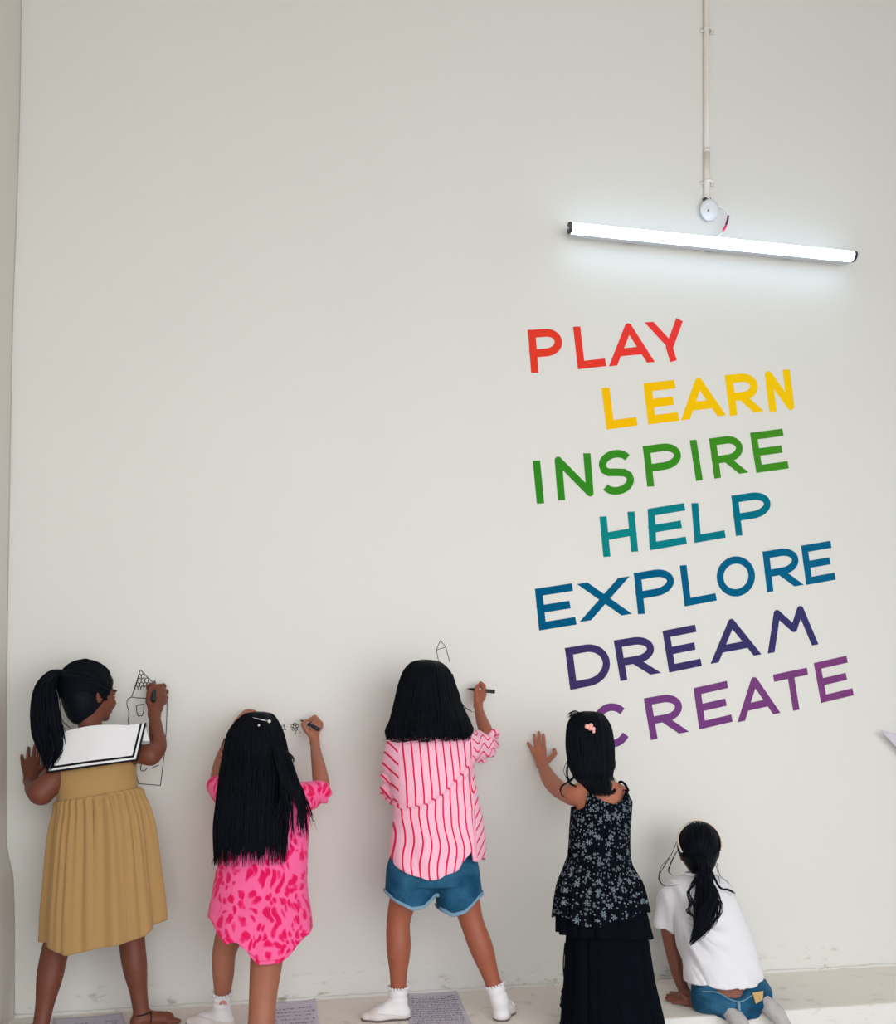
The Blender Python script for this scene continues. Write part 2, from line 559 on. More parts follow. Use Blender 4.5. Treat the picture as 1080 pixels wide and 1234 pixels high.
def curtain(rows, n, th_lo, th_hi, vlo=0.0, vhi=1.0, ragged=0.08, spread=0.02, w=0.0032, m=16, seed=1, depth=(0.9, 1.05), wave=0.0):
    """Strands that run down the slices given by px rows (py, L, R, t, ry)."""
    r = np.random.default_rng(seed)
    R = np.array(stack_px(rows)); kn = np.linspace(0, 1, len(R))
    th = np.radians(r.uniform(th_lo, th_hi, n))
    v1 = np.clip(vhi - ragged * r.random(n) ** 1.5, 0, 1); v0 = vlo + 0.0 * v1
    s = np.linspace(0, 1, m)
    v = v0[:, None] + (v1 - v0)[:, None] * s[None, :]
    q = [smooth_interp(v.ravel(), kn, R[:, j]).reshape(v.shape) for j in range(5)]
    rad = r.uniform(depth[0], depth[1], n)[:, None]
    amp = spread * (v ** 2)
    ph = r.uniform(0, 6.28, (n, 1)); fr = r.uniform(3, 8, (n, 1))
    dth = r.normal(size=(n, 1)) * amp * 4 + wave * np.sin(fr * v * 2 + ph)
    X = q[1] + q[3] * rad * np.cos(th[:, None] + dth)
    Y = q[2] - q[4] * rad * np.sin(th[:, None] + dth)
    Z = q[0] + 0 * X
    wd = w * r.uniform(0.6, 1.3, (n, 1)) * (np.minimum(1, 0.35 + 4 * s) * np.clip((1.03 - s) * 5.0, 0.08, 1))[None, :]
    return strand_mesh(np.stack([X, Y, Z], -1), wd)

def bundle(path, radii, n, w=0.003, m=22, seed=1, frizz=0.1, ragged=0.15, flat=None, curl=0.0):
    """Strands following a path (k,3) inside a bundle of the given radii."""
    r = np.random.default_rng(seed)
    c = spline(path, 60); rr = np.interp(np.linspace(0, 1, 60), np.linspace(0, 1, len(radii)), radii)
    T = np.gradient(c, axis=0); T /= np.linalg.norm(T, axis=1)[:, None]
    ref = np.array([0.2, -1.0, 0.1]); U = np.cross(T, ref); U /= np.linalg.norm(U, axis=1)[:, None]; W = np.cross(T, U)
    end = 1 - ragged * r.random(n) ** 1.3
    s = np.linspace(0, 1, m)
    v = end[:, None] * s[None, :]
    g = lambda A: np.stack([np.interp(v.ravel(), np.linspace(0, 1, 60), A[:, j]).reshape(v.shape) for j in range(3)], -1)
    C, UU, WW = g(c), g(U), g(W); RR = np.interp(v, np.linspace(0, 1, 60), rr)
    a = r.uniform(0, 6.28, (n, 1)); d = np.sqrt(r.uniform(0.15, 1, (n, 1)))
    a = a + curl * v * 6 + frizz * np.sin(v * r.uniform(4, 10, (n, 1)) + r.uniform(0, 6.28, (n, 1)))
    d = d * (1 + frizz * r.normal(size=(n, 1)) * v)
    Pp = C + (RR * d * np.cos(a))[..., None] * UU + (RR * d * np.sin(a) * (flat or 1.0))[..., None] * WW
    wd = w * r.uniform(0.6, 1.3, (n, 1)) * np.clip((1.03 - s) * 3.0, 0.08, 1)[None, :]
    return strand_mesh(Pp, wd)

def scalp(C, axes, R, starts, end, seed=1, w=0.003, m=14, lift=1.0, jit=0.08):
    """Strands over the head ellipsoid from start directions to one end direction (local right, fwd, up)."""
    r = np.random.default_rng(seed)
    S = np.array([unit(q) for q in starts]); S += r.normal(size=S.shape) * jit
    S /= np.linalg.norm(S, axis=1)[:, None]
    E = unit(end) + r.normal(size=S.shape) * 0.05; E /= np.linalg.norm(E, axis=1)[:, None]
    s = np.linspace(0, 1, m)[None, :, None]
    om = np.arccos(np.clip((S * E).sum(1), -0.999, 0.999))[:, None, None]
    D = (np.sin((1 - s) * om) * S[:, None, :] + np.sin(s * om) * E[:, None, :]) / np.sin(om)
    L = D * np.asarray(R)[None, None, :] * (lift * r.uniform(0.985, 1.03, (len(S), 1, 1)))
    A = np.array([unit(a) for a in axes])
    return strand_mesh(np.asarray(C) + L @ A, np.full(L.shape[:2], w) * r.uniform(0.6, 1.3, (len(S), 1)))

def loose(paths, w=0.0012, m=18):
    """Single loose locks from px paths [(px,py,t),...]."""
    Q = np.stack([spline([P(*p) for p in path], m) for path in paths])
    s = np.linspace(0, 1, m)
    wd = np.full(Q.shape[:2], w) * np.clip((1.02 - s) * 4, 0.2, 1)[None, :]
    return strand_mesh(Q, wd)

def join_arrays(parts):
    V = []; F = []; o = 0
    for v, f in parts:
        if f.shape[1] == 3: f = np.hstack([f, f[:, 2:]])
        V.append(v); F.append(f + o); o += len(v)
    return np.concatenate(V), np.concatenate(F)

# ------------------------------------------------------------------ people
def head_frame(F, U):
    F = unit(F); U = unit(np.asarray(U, float) - F * (np.asarray(U, float) @ F)); R = np.cross(F, U)
    return R, F, U

def add_head(fd, C, axes, s=1.0):
    """Child's head; C is the middle of the skull; axes right, forward, up; s scales a 0.2 m head."""
    Rt, Fw, Up = axes
    L = lambda x, y, z: np.asarray(C) + (Rt * x + Fw * y + Up * z) * s
    fd.ell(L(0, -0.006, 0.014), axes, np.array([0.070, 0.086, 0.083]) * s, 0.01 * s)
    fd.ell(L(0, 0.026, -0.030), axes, np.array([0.058, 0.058, 0.064]) * s, 0.02 * s)        # face
    fd.ell(L(0, 0.040, -0.066), axes, np.array([0.036, 0.036, 0.028]) * s, 0.02 * s)        # jaw
    fd.ell(L(0, 0.069, -0.083), axes, np.array([0.013, 0.011, 0.010]) * s, 0.012 * s)       # chin
    for e in (-1, 1):
        fd.ell(L(e * 0.036, 0.056, -0.034), axes, np.array([0.022, 0.024, 0.020]) * s, 0.014 * s)   # cheek
        fd.ell(L(e * 0.029, 0.092, -0.004), axes, np.array([0.017, 0.014, 0.011]) * s, 0.008 * s, sub=True)
        fd.ell(L(e * 0.029, 0.072, -0.005), axes, np.array([0.013, 0.012, 0.012]) * s, 0.002 * s)   # eye
        fd.cone(L(e * 0.014, 0.086, 0.012), L(e * 0.042, 0.076, 0.013), 0.006 * s, 0.005 * s, 0.008 * s)  # brow
        a = (unit(Rt * e * 0.8 + Fw * -0.6), Fw, Up)
        fd.ell(L(e * 0.071, -0.002, -0.014), (unit(np.cross(Fw * 0.9 + Rt * e * -0.35, Up)), unit(Fw * 0.9 - Rt * e * 0.35), Up), np.array([0.007, 0.017, 0.028]) * s, 0.006 * s)
        fd.ell(L(e * 0.079, 0.001, -0.012), axes, np.array([0.005, 0.009, 0.016]) * s, 0.004 * s, sub=True)
    fd.cone(L(0, 0.084, 0.004), L(0, 0.099, -0.026), 0.006 * s, 0.0085 * s, 0.009 * s)
    for e in (-1, 1): fd.ell(L(e * 0.010, 0.090, -0.030), axes, np.array([0.007, 0.008, 0.006]) * s, 0.005 * s)
    fd.ell(L(0, 0.082, -0.050), axes, np.array([0.019, 0.010, 0.0055]) * s, 0.005 * s)
    fd.ell(L(0, 0.081, -0.060), axes, np.array([0.016, 0.010, 0.0055]) * s, 0.005 * s)

def tone_head(V, tone, C, axes, s=1.0):
    A = np.array(axes); q = (V - np.asarray(C)) @ A.T / s
    x, y, z = np.abs(q[:, 0]), q[:, 1], q[:, 2]
    lips = ((x / 0.021) ** 2 + ((z + 0.055) / 0.011) ** 2 < 1) & (y > 0.075) & (y < 0.1)
    tone[lips] *= np.array([0.95, 0.62, 0.62])
    brow = ((x - 0.029) / 0.018) ** 2 + ((z - 0.014) / 0.0045) ** 2 < 1
    tone[brow & (y > 0.06)] = (0.012, 0.010, 0.010)
    eye = (((x - 0.029) / 0.013) ** 2 + ((z + 0.005) / 0.0065) ** 2 < 1) & (y > 0.06)
    tone[eye] = (0.62, 0.60, 0.58)
    iris = ((x - 0.029) ** 2 + (z + 0.005) ** 2 < 0.0062 ** 2) & (y > 0.06)
    tone[iris] = (0.012, 0.008, 0.006)
    return tone

def add_leg(fd, hip, knee, ankle, s=1.0, rt=0.062, rk=0.041, rc=0.041, ra=0.025):
    hip, knee, ankle = map(np.asarray, (hip, knee, ankle))
    mid = knee + (ankle - knee) * 0.30 + np.array([0, -0.008, 0]) * s
    low = knee + (ankle - knee) * 0.68 + np.array([0, -0.002, 0]) * s
    fd.limb([(hip, rt * s), (hip + (knee - hip) * 0.5, (rt * 0.52 + rk * 0.5) * s), (knee, rk * s), (mid, rc * s), (low, (ra * 0.70 + rc * 0.27) * s), (ankle, ra * s)], 0.02 * s, 22)

def add_foot(fd, ankle, heel, ball, toe, s=1.0, bare=True, r=1.0):
    """Heel, ball and toe points lie on the ground plane (z of sole)."""
    ankle, heel, ball, toe = map(lambda v: np.asarray(v, float), (ankle, heel, ball, toe))
    up = np.array([0, 0, 1.0])
    fd.cone(ankle, heel + up * 0.022 * s, 0.024 * s, 0.021 * s * r, 0.012)
    fd.cone(heel + up * 0.021 * s, ball + up * 0.016 * s, 0.021 * s * r, 0.022 * s * r, 0.014, flat=(up, 0.75))
    fd.cone(ankle + (ball - ankle) * 0.15, ball + up * 0.017 * s, 0.022 * s, 0.020 * s * r, 0.014)
    d = unit(toe - ball); side = np.cross(up, d)
    if bare:
        for j, o in enumerate((-0.022, -0.010, 0.001, 0.011, 0.020)):
            b = ball + side * o * s + up * 0.011 * s
            ln = np.linalg.norm(toe - ball) * (1.0, 0.98, 0.88, 0.76, 0.62)[j]
            fd.cone(b, b + d * ln - up * 0.003 * s, 0.010 * s, (0.0088 if j == 0 else 0.0068) * s, 0.005)
    else:
        fd.cone(ball + up * 0.017 * s, toe + up * 0.013 * s, 0.025 * s * r, 0.016 * s * r, 0.012, flat=(up, 0.7))

def flat_hand(fd, wrist, rw, knuckles, tips, thumb, rf=0.0068, k=0.0035):
    """Open hand: wrist point, four (knuckle, tip) pairs with a bend, thumb chain of (point, radius)."""
    wrist = np.asarray(wrist, float)
    for kn, tip in zip(knuckles, tips):
        kn, tip = np.asarray(kn, float), np.asarray(tip, float)
        fd.cone(wrist, kn, rw * 0.85, rf * 1.35, 0.012)
        m1 = kn + (tip - kn) * 0.45 + np.array([0, -0.003, 0]); m2 = kn + (tip - kn) * 0.74 + np.array([0, -0.002, 0])
        fd.cone(kn, m1, rf * 1.08, rf * 1.0, k); fd.cone(m1, m2, rf, rf * 0.94, k); fd.cone(m2, tip, rf * 0.94, rf * 0.8, k)
    fd.chain(thumb, k, k0=0.008)

def finish_body(fd, parent, tone, head=None, extra=None, name='body'):
    V, F = fd.mesh()
    V = relax(V, F, 1, 0.35)
    T = np.tile(np.asarray(tone, float), (len(V), 1))
    if head: T = tone_head(V, T, *head)
    if extra: T = extra(V, T)
    return make_mesh(name, V, F, M_SKIN, parent, True, {'tone': T})

def hair_cap(h, C, axes, s, grow=0.010, plane=(0.0, 0.80, -0.60, 0.030), low=-0.085, nape=(0.052, 0.045, 0.055)):
    """Closed cap of hair over the skull; plane (right, fwd, up, offset) cuts the face free."""
    Rt, Fw, Up = axes
    C = np.asarray(C)
    fd = Field(C - 0.16 * s, C + 0.16 * s, h)
    fd.ell(C + (-Fw * 0.008 + Up * 0.016) * s, axes, (np.array([0.070, 0.086, 0.083]) + grow) * s, 0.0)
    fd.ell(C + (-Fw * 0.028 - Up * 0.040) * s, axes, np.array(nape) * s, 0.03 * s)
    X, Y, Z = fd.grid()
    q = [((X - C[0]) * a[0] + (Y - C[1]) * a[1] + (Z - C[2]) * a[2]) / s for a in (Rt, Fw, Up)]
    d = q[0] * plane[0] + q[1] * plane[1] + q[2] * plane[2] - plane[3]
    fd.f = np.maximum(fd.f, (d * s).astype(np.float32))
    fd.f = np.maximum(fd.f, ((low - q[2]) * s).astype(np.float32))
    return fd.mesh()

def marker(name, tip, end, label, r=0.0068):
    tip, end = np.asarray(tip, float), np.asarray(end, float)
    ax = unit(end - tip); L = np.linalg.norm(end - tip)
    root = thing(name, (tip + end) / 2, label, 'marker')
    pt = lambda d: tip + ax * d
    MB().tube([pt(0), pt(0.004), pt(0.010)], [0.0012, 0.002, 0.0028], 12).obj('nib', M_BLACK_PLASTIC, root, True)
    MB().tube([pt(0.008), pt(0.012), pt(0.028), pt(0.030), pt(0.034)], [0.003, 0.0042, r * 0.85, r, r], 16).obj('grip', M_BLACK_PLASTIC, root, True, 0)
    MB().tube([pt(0.032), pt(0.036), pt(L - 0.022)], [r * 0.97, r, r], 16).obj('barrel', M_GREY_PLASTIC, root, True)
    MB().tube([pt(L - 0.024), pt(L - 0.024), pt(L - 0.002), pt(L)], [r * 0.9, r * 1.06, r * 1.06, r * 0.85], 16).obj('end_cap', M_BLACK_PLASTIC, root, True)
    c = pt(0.047); MB().tube([c, pt(0.049), pt(0.053), pt(0.055)], [r, r * 1.03, r * 1.03, r], 16).obj('white_band', M_WHITE_PLASTIC, root, True)
    return root

# ------------------------------------------------------------------ room
LEDGE_FRONT, FLOOR_Z, CEIL_Z = 0.53, -0.22, 4.20
M_WALL = wall_mat('painted_plaster', lin(228, 228, 224), 0.8, 0.15)
M_WALL_SIDE = wall_mat('side_plaster', lin(222, 217, 210), 0.4, 0.16)
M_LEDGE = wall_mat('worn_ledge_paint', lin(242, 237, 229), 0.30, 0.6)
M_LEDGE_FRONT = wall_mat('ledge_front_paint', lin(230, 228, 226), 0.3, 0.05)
M_FLOOR = wall_mat('grey_floor', lin(214, 210, 204), 0.3, 0.3)

def structure(o):
    o['kind'] = 'structure'; return o

wall_back = structure(MB().box((1.7, 0.1, 2.0), (6.6, 0.2, 4.9)).obj('wall_back', M_WALL))
# left wall: its corner with the back wall wanders, as hand-plastered corners do
cpx = [(-400, 27), (0, 26), (120, 24.5), (240, 21), (400, 15.5), (600, 12), (800, 9), (960, 8), (1005, 8), (1030, 10.5), (1058, 16.5), (1120, 18), (1228, 18), (1330, 18)]
cp = np.array([P(x, y, 0.0)[[2, 0]] for y, x in cpx])[::-1]
zs = np.linspace(FLOOR_Z, CEIL_Z + 0.05, 150); ys = -np.concatenate([np.linspace(0, 0.3, 12), np.linspace(0.4, 4.4, 36)])
ZZ, YY = np.meshgrid(zs, ys, indexing='ij')
wave = wob(np.stack([0 * ZZ.ravel(), YY.ravel() * 1.0, ZZ.ravel()], 1), 3.0, 3).reshape(ZZ.shape) * 0.006 * np.clip(-YY * 6, 0, 1)
XX = smooth_interp(ZZ.ravel(), cp[:, 0], cp[:, 1]).reshape(ZZ.shape) + wave
n1, n2 = ZZ.shape
V = np.stack([XX, YY, ZZ], -1).reshape(-1, 3)
i, j = np.meshgrid(np.arange(n1 - 1), np.arange(n2 - 1), indexing='ij')
a = (i * n2 + j).ravel()
wall_left = structure(make_mesh('wall_left', V, np.stack([a, a + n2, a + n2 + 1, a + 1], 1), M_WALL_SIDE))
sm = wall_left.modifiers.new('thickness', 'SOLIDIFY'); sm.thickness = 0.15; sm.offset = -1
floor = structure(MB().box((1.7, -2.2, FLOOR_Z - 0.05), (5.1, 4.6, 0.1)).obj('floor', M_FLOOR))
ceiling = structure(MB().box((1.7, -2.1, CEIL_Z + 0.06), (5.1, 4.6, 0.12)).obj('ceiling', M_WALL_SIDE))
# ledge: worn top and front edge that is not quite straight
lx = np.linspace(-0.85, 4.2, 120)
edge = -LEDGE_FRONT + 0.006 * wob(np.stack([lx, 0 * lx, 0 * lx], 1), 5.0, 5)
V = []; F = []
prof = lambda e: [(0.0, 0.0), (e + 0.012, 0.0), (e + 0.004, -0.003), (e, -0.012), (e, FLOOR_Z)]
for q, (x, e) in enumerate(zip(lx, edge)):
    for y, z in prof(e): V.append((x, y, z))
for q in range(len(lx) - 1):
    for w in range(4): F.append([q * 5 + w, q * 5 + w + 1, (q + 1) * 5 + w + 1, (q + 1) * 5 + w])
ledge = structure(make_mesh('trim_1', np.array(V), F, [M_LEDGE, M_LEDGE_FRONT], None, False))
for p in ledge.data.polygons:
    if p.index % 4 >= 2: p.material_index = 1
bead = MB(); r = np.random.default_rng(4)                        # uneven filler where the wall meets the ledge
bx = np.arange(-0.78, 3.6, 0.035)
pts = [(x, -0.002 - 0.004 * r.random(), 0.001 + 0.004 * r.random()) for x in bx]
bead.tube(pts, 0.006 + 0.004 * r.random(len(pts)), 6)
bd = bead.obj('plaster_bead', M_WALL, ledge, True)

# ------------------------------------------------------------------ painted words on the wall
def painted(rgb):
    return tuple(min(1, c * 1.05) for c in lin(*rgb))

def ribbon(mb, pts, hw, y, square=True, slant=None, slant_ends=(1, 1)):
    """Flat band of half width hw through wall points (x, z), raised slightly off the wall at depth y."""
    pts = [np.asarray(p, float) for p in pts]
    closed = np.linalg.norm(pts[0] - pts[-1]) < 1e-6
    n = len(pts)
    if square is not True and square and not closed:
        sq0, sq1 = square if isinstance(square, (tuple, list)) else (square, square)
        pts[0] = pts[0] - unit(pts[1] - pts[0]) * sq0; pts[-1] = pts[-1] + unit(pts[-1] - pts[-2]) * sq1
    L, R = [], []
    for i in range(n):
        if closed: d0 = unit(pts[i] - pts[i - 1 if i else n - 2]); d1 = unit(pts[(i + 1) if i < n - 1 else 1] - pts[i])
        else:
            d0 = unit(pts[i] - pts[i - 1]) if i else unit(pts[1] - pts[0])
            d1 = unit(pts[i + 1] - pts[i]) if i < n - 1 else d0
        b = unit(d0 + d1); nn = np.array([-b[1], b[0]])
        c = max(0.45, float(nn @ np.array([-d0[1], d0[0]])))
        L.append(pts[i] + nn * hw / c); R.append(pts[i] - nn * hw / c)
    if slant is not None:                                   # ends cut along the letter's base line
        for e, d in ((0, pts[0] - pts[1]), (-1, pts[-1] - pts[-2])):
            if not slant_ends[e]: continue
            d = unit(d); nv_ = np.array([-slant[1], slant[0]])
            if abs(d @ nv_) < 0.35: continue
            for Q in (L, R): Q[e] = Q[e] + d * (((pts[e] - Q[e]) @ nv_) / (d @ nv_))
    W = lambda p, yy: (p[0], yy, p[1])
    V = [W(p, y) for p in L] + [W(p, y) for p in R] + [W(p, -0.0001) for p in L] + [W(p, -0.0001) for p in R]
    F = []
    for i in range(n - 1):
        F += [[i, i + 1, n + i + 1, n + i], [i + 1, i, 2 * n + i, 2 * n + i + 1], [n + i, n + i + 1, 3 * n + i + 1, 3 * n + i]]
    if not closed: F += [[0, n, 3 * n, 2 * n], [n - 1, 2 * n - 1 + n * 0 + 0, 4 * n - 1, 3 * n - 1][:1] + [3 * n - 1, 4 * n - 1, 2 * n - 1]]
    mb.add(V, F)

def disc(mb, c, r, y):
    mb.prism([(c[0] + r * math.cos(a), -0.0001, c[1] + r * math.sin(a)) for a in np.linspace(0, 2 * math.pi, 14, endpoint=False)], (0, -1, 0), -y - 0.0001)

def arc(cx, cy, rx, ry, a0, a1, n=12):
    return [(cx + rx * math.cos(math.radians(a)), cy + ry * math.sin(math.radians(a))) for a in np.linspace(a0, a1, n)]

BOWL = [(0, 1), (0.5, 1)] + arc(0.52, 0.72, 0.48, 0.28, 88, -88, 14) + [(0.5, 0.44), (0, 0.44)]
GLYPH = {
    'P': [[(0, 0), (0, 1)], BOWL], 'L': [[(0, 1), (0, 0), (1, 0)]],
    'A': [[(0, 0), (0.47, 1)], [(1, 0), (0.47, 1)], [(0.22, 0.28), (0.78, 0.28)], ('disc', (0.47, 1))],
    'Y': [[(0.04, 1), (0.56, 0.45)], [(0.98, 1), (0.6, 0.3), (0.68, 0)], ('disc', (0.58, 0.42))],
    'E': [[(1, 1), (0, 1), (0, 0), (1, 0)], [(0, 0.5), (0.86, 0.5)]],
    'R': [[(0, 0), (0, 1)], BOWL, [(0.42, 0.44), (0.95, 0)]],
    'N': [[(0, 0), (0, 1)], [(0, 1), (1, 0)], [(1, 0), (1, 1)], ('disc', (0, 1)), ('disc', (1, 0))],
    'I': [[(0.5, 0), (0.5, 1)]],
    'S': [arc(0.5, 0.745, 0.5, 0.255, 22, 180, 12) + arc(0.5, 0.255 + 0.245, 0.5, 0.0, 180, 180, 1)[:0]
          + [(0.04, 0.62), (0.2, 0.535), (0.5, 0.50), (0.8, 0.455), (0.96, 0.36)] + arc(0.5, 0.255, 0.5, 0.255, 0, -158, 12)],
    'H': [[(0, 0), (0, 1)], [(1, 0), (1, 1)], [(0, 0.5), (1, 0.5)]],
    'X': [[(0, 0), (1, 1)], [(0, 1), (1, 0)]],
    'O': [arc(0.5, 0.5, 0.5, 0.5, 0, 360, 33)],
    'D': [[(0, 1), (0, 0)], [(0, 1), (0.4, 1)] + arc(0.45, 0.5, 0.55, 0.5, 84, -84, 16) + [(0.4, 0), (0, 0)]],
    'M': [[(0, 0), (0.2, 1)], [(0.2, 1), (0.56, 0.48)], [(0.56, 0.48), (0.75, 1)], [(0.75, 1), (1, 0)], ('disc', (0.2, 1)), ('disc', (0.75, 1)), ('disc', (0.56, 0.48))],
    'C': [arc(0.5, 0.5, 0.5, 0.5, 40, 320, 26)],
    'T': [[(0, 1), (1, 1)], [(0.5, 1), (0.5, 0)]],
}
Z4 = (620, 370, 2.5714); Z5 = (620, 630, 2.348)
# letter: bottom-left, top-left and bottom-right corners as seen in two close-ups of the photograph
WORDS = [
    ('red', (229, 62, 44), (235, 60, 58), Z4, [('P', (52, 205), (42, 72), (154, 196)), ('L', (197, 193), (182, 62), (284, 183)), ('A', (300, 185), (291, 56), (428, 172)), ('Y', (420, 174), (410, 45), (529, 165))]),
    ('yellow', (253, 192, 6), (254, 202, 12), Z4, [('L', (286, 380), (270, 252), (381, 367)), ('E', (415, 364), (400, 237), (510, 352)), ('A', (524, 352), (510, 226), (648, 338)), ('R', (668, 338), (652, 212), (764, 327)), ('N', (790, 325), (775, 200), (868, 318))]),
    ('green', (50, 136, 36), (66, 142, 36), Z4, [('I', (67, 611), (54, 478), (95, 607)), ('N', (135, 600), (124, 465), (246, 586)), ('S', (272, 590), (258, 452), (374, 572)), ('P', (412, 558), (398, 432), (525, 541)), ('I', (559, 540), (539, 414), (588, 536)), ('R', (620, 532), (603, 408), (718, 517)), ('E', (750, 514), (730, 390), (850, 500))]),
    ('teal', (12, 132, 134), (4, 112, 134), Z5, [('H', (252, 98), (241, -16), (350, 80)), ('E', (383, 78), (377, -39), (487, 60)), ('L', (510, 57), (501, -54), (597, 42)), ('P', (627, 38), (614, -76), (733, 20))]),
    ('blue', (0, 88, 128), (8, 98, 138), Z5, [('E', (70, 305), (58, 187), (175, 288)), ('X', (198, 283), (190, 168), (320, 263)), ('P', (350, 260), (338, 143), (459, 240)), ('L', (482, 237), (468, 122), (572, 220)), ('O', (580, 217), (566, 104), (687, 199)), ('R', (715, 197), (702, 82), (812, 180)), ('E', (826, 176), (811, 65), (909, 161))]),
    ('indigo', (62, 52, 100), (58, 56, 106), Z5, [('D', (158, 473), (143, 355), (277, 450)), ('R', (300, 448), (281, 333), (407, 430)), ('E', (438, 424), (419, 306), (530, 405)), ('A', (562, 400), (551, 283), (692, 375)), ('M', (720, 370), (709, 252), (857, 345))]),
    ('purple', (112, 64, 128), (124, 66, 124), Z5, [('C', (230, 646), (212, 522), (339, 624)), ('R', (386, 615), (366, 497), (487, 596)), ('E', (523, 585), (507, 468), (617, 563)), ('A', (637, 565), (625, 448), (747, 540)), ('T', (750, 541), (732, 430), (845, 520)), ('E', (868, 510), (847, 397), (960, 488))]),
]
for cname, c0, c1, (ox, oy, s), letters in WORDS:
    for k, (ch, BLp, TLp, BRp) in enumerate(letters):
        f = k / max(1, len(letters) - 1)
        rgb = tuple(c0[q] + (c1[q] - c0[q]) * f for q in range(3))
        mt = simple_mat('wall_paint_' + cname, painted(rgb), 0.8, 0.06, vary=0.05, scale=14)
        BL, TL, BR = [P(ox + p[0] / s, oy + p[1] / s, 0)[[0, 2]] for p in (BLp, TLp, BRp)]
        W, Hh = np.linalg.norm(BR - BL), np.linalg.norm(TL - BL)
        ex, ey = unit(BR - BL), unit(TL - BL)
        hw = 0.0152 * (1.12 if cname in ('yellow',) else 1.0)
        mp = lambda p: BL + ex * (hw + p[0] * (W - 2 * hw)) + ey * (hw + p[1] * (Hh - 2 * hw))
        mb = MB()
        for q, st in enumerate(GLYPH[ch]):
            y = -0.0012 - 0.00012 * q
            if st[0] == 'disc': disc(mb, mp(st[1]), hw, y)
            else:
                ends = [0 if p == (0.42, 0.44) or any(g[0] == 'disc' and g[1] == p for g in GLYPH[ch]) else hw for p in (st[0], st[-1])]
                ribbon(mb, [mp(p) for p in st], hw, y, square=(0 if ch in 'OCS' else ends), slant=(ex if ch in 'AXYMR' and len(st) == 2 and abs(st[0][1] - st[1][1]) > 0.1 else None),
                        slant_ends=[p[1] == 0 or (p[1] == 1 and ch in 'XY') for p in (st[0], st[-1])])
        o = mb.obj('painted_letter', mt, wall_back)
        o['label'] = '%s painted letter %s' % (cname, ch)

# ------------------------------------------------------------------ marker drawings on the wall
M_INK = simple_mat('marker_ink', lin(38, 38, 42), 0.6, 0.2)
def drawing(strokes, hw=0.0013, label=None):
    mb = MB()
    for q, st in enumerate(strokes):
        pts = [P(x, y, 0)[[0, 2]] for x, y in st]
        if len(pts) > 2 and np.linalg.norm(pts[0] - pts[-1]) > 1e-6:
            pts = [p for p in spline(np.array(pts), len(pts) * 4)] if len(pts) > 3 else pts
        ribbon(mb, pts, hw, -0.0008 - 0.00002 * q, square=0)
    o = mb.obj('marker_drawing', M_INK, wall_back)
    if label: o['label'] = label
    return o
z = lambda pts: [(140 + x / 7.71, 800 + y / 7.71) for x, y in pts]
castle = [z([(225, 55), (145, 305)]), z([(225, 55), (355, 185)]), z([(355, 185), (475, 310)]), z([(112, 530), (118, 450), (100, 370), (105, 335), (135, 312), (200, 316), (290, 320), (400, 318), (475, 312)]),
          z([(112, 530), (140, 750), (172, 935), (205, 1110)]), z([(205, 1112), (412, 1130)]), z([(474, 345), (466, 600), (455, 760), (412, 1130)]), z([(474, 312), (474, 345)]),
          z([(188, 388), (222, 380), (260, 374), (256, 440), (242, 482), (205, 484), (190, 440), (188, 388)]),
          z([(235, 925), (232, 988), (262, 995), (285, 968)]), z([(325, 972), (358, 955), (398, 940)]), z([(398, 412), (432, 412), (420, 446), (402, 455)])]
for row, (y0, x0, x1, n) in enumerate([(112, 205, 262, 2), (148, 200, 300, 3), (188, 188, 315, 4), (222, 175, 285, 4)]):
    for k in range(n):
        w = (x1 - x0) / n; xc = x0 + w * (k + 0.5)
        castle.append(z([(xc - w * 0.5, y0 + 18), (xc - w * 0.4, y0 - 6), (xc, y0 - 18), (xc + w * 0.4, y0 - 6), (xc + w * 0.5, y0 + 22)]))
drawing(castle, label='black marker drawing of a tall castle tower')
z = lambda pts: [(430 + x / 4.909, 760 + y / 4.909) for x, y in pts]
drawing([z([(495, 57), (470, 115)]), z([(470, 115), (527, 97)]), z([(527, 97), (495, 57)]), z([(472, 115), (487, 198)]), z([(527, 97), (550, 185)])], 0.0011, label='thin black outline of a pencil-like tower')
flower = []
for k in range(5):
    a = math.radians(90 + 72 * k); cx, cy = 355.3 + 3.2 * math.cos(a), 876 - 3.2 * math.sin(a)
    flower.append([(cx + 1.7 * math.cos(b), cy + 1.7 * math.sin(b)) for b in np.linspace(0, 2 * math.pi, 9)])
flower += [[(355.5, 879), (356, 882), (357, 884.3)], [(361.2, 882), (361.9, 882.9), (361.6, 883.4)]]
star = [(340 + (5.2 if k % 2 else 2.2) * math.cos(math.radians(90 + 36 * k)), 877.5 - (5.2 if k % 2 else 2.2) * math.sin(math.radians(90 + 36 * k))) for k in range(11)]
drawing(flower + [star], 0.0011, label='small black flower and star doodles')

# ------------------------------------------------------------------ lamp, conduit, junction box
m, nt, b = new_mat('lamp_diffuser')
b.inputs['Base Color'].default_value = (0.9, 0.92, 0.95, 1)
b.inputs['Emission Color'].default_value = (0.55, 0.78, 1.0, 1); b.inputs['Emission Strength'].default_value = 6.0
M_TUBE = m
t = 0.070
A, B = P(685, 274.5, t), P(1030, 309.5, t)
lamp = thing('tube_light', (A + B) / 2, 'lit white tube light fixed aslant high on the wall above the words', 'lamp')
ax = unit(B - A); upv = unit(np.cross(ax, (0, -1, 0))); upv = upv if upv[2] > 0 else -upv
LL = np.linalg.norm(B - A)
def lamp_poly(scale_):
    # rounded diffuser section (depth, height)
    return [np.array([0, -1, 0]) * d * scale_ + upv * h_ * scale_ for d, h_ in [(-0.012, -0.016), (0.004, -0.019), (0.016, -0.013), (0.021, 0.0), (0.016, 0.013), (0.004, 0.019), (-0.012, 0.016)]]
